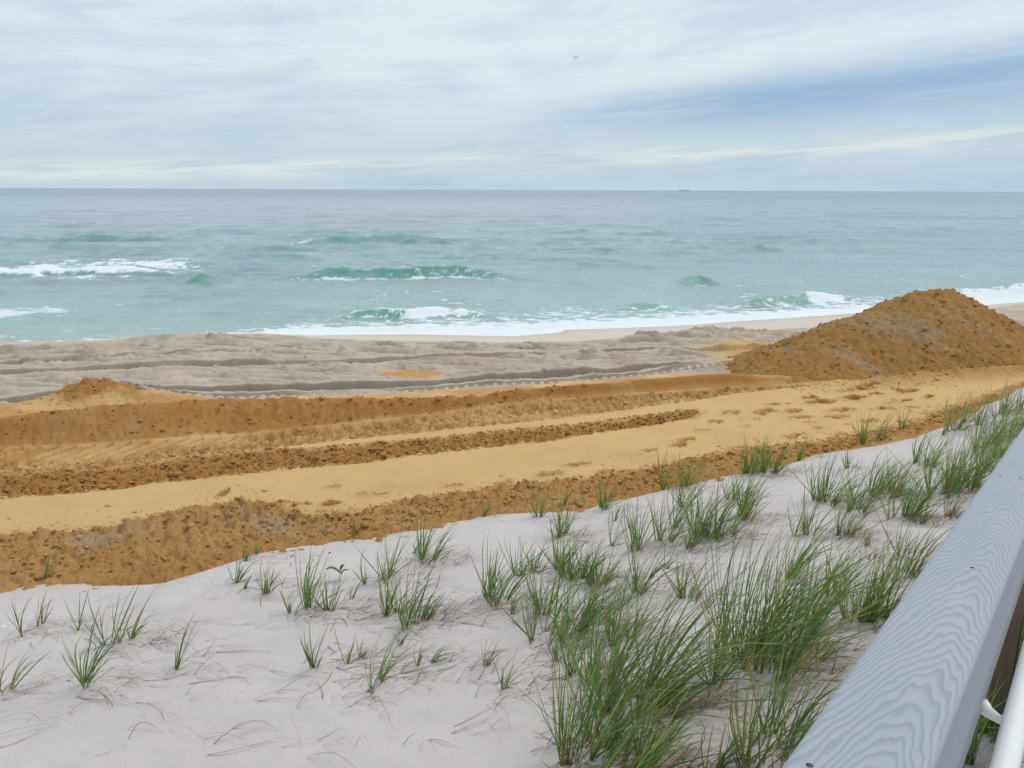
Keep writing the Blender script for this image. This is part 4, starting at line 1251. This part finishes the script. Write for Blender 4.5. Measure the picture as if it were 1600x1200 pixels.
for xp in (-1.2, 2.44, 6.08):
    for yy in (.068, 1.268):
        base = CAMP + rd * xp + rc * yy + rn * (DZ - .034)
        gz = float(dune_z(np.array([base[0]]), np.array([base[1]]))[0])
        V, Fc = box_vf(xp - .045, xp + .045, yy - .022, yy + .068, DZ - .035 - (base[2] - gz + .3), DZ - .035)
        link('support_post', outward(poly_mesh('support_post', V, Fc)), M_WOOD, deck)

# ------------------------------------------------------------------ gull and far ship
M_BIRD, t_, b_ = base_mat('gull_feathers'); b_.inputs['Base Color'].default_value = (.10, .10, .11, 1); b_.inputs['Roughness'].default_value = .8
gull = link('gull', None, label='small dark gull flying high over the sea', cat='bird')
gd = ray(898.5, 90.5)
gull.location = CAMP + gd * 190.0
gull.rotation_euler = (rad(8), rad(18), rad(60))
prof = [(-.24, .008), (-.18, .045), (-.05, .075), (.08, .070), (.17, .045), (.22, .045), (.26, .03), (.31, .006)]
link('body', tube([(x, 0, .02 * math.sin(x * 6)) for x, r in prof], [r for x, r in prof], 10), M_BIRD, gull)
for s in (-1, 1):
    V, Fc = [], []
    ribs = [(0.02, .10, -.10, .02), (.25, .13, -.09, .16), (.45, .08, -.12, .26), (.66, -.08, -.19, .30)]
    for yy, xf, xb, zz in ribs:
        V += [(xf, s * yy, zz), ((xf + xb) / 2, s * yy, zz + .02), (xb, s * yy, zz), ((xf + xb) / 2, s * yy, zz - .012)]
    for i in range(3):
        for k in range(4): Fc.append((i * 4 + k, i * 4 + (k + 1) % 4, (i + 1) * 4 + (k + 1) % 4, (i + 1) * 4 + k))
    Fc += [(0, 1, 2, 3), (12, 13, 14, 15)]
    link('wing', outward(poly_mesh('wing', V, Fc, False)), M_BIRD, gull)

M_SHIP, t_, b_ = base_mat('ship_haze_tone'); b_.inputs['Base Color'].default_value = (.62, .72, .78, 1); b_.inputs['Roughness'].default_value = .7  # distance haze is put into the ship's pale grey-blue colour
ship = link('ship', None, label='faint grey ship far off on the horizon', cat='ship')
sdx = ray(1069, 298)
SD = 9000.0 / sdx[1]
ship.location = (sdx[0] * SD, 9000.0, 0)
V, Fc = [], []
for x, wdt, top in ((-62, 7, 11), (-50, 10, 10), (35, 10, 10), (52, 6, 12), (66, .6, 13)):
    V += [(x, -wdt, top), (x * .96, -wdt * .8, -3), (x * .96, wdt * .8, -3), (x, wdt, top)]
for i in range(4):
    for k in range(4): Fc.append((i * 4 + k, i * 4 + (k + 1) % 4, (i + 1) * 4 + (k + 1) % 4, (i + 1) * 4 + k))
Fc += [(0, 1, 2, 3), (16, 17, 18, 19)]
link('hull', outward(poly_mesh('hull', V, Fc)), M_SHIP, ship)
V, Fc = box_vf(-46, -30, -8, 8, 9.5, 15)
link('bridge_house', outward(poly_mesh('bridge_house', V, Fc)), M_SHIP, ship)
V, Fc = box_vf(-26, 44, -9, 9, 9.5, 12.5)
link('deck_cargo', outward(poly_mesh('deck_cargo', V, Fc)), M_SHIP, ship)
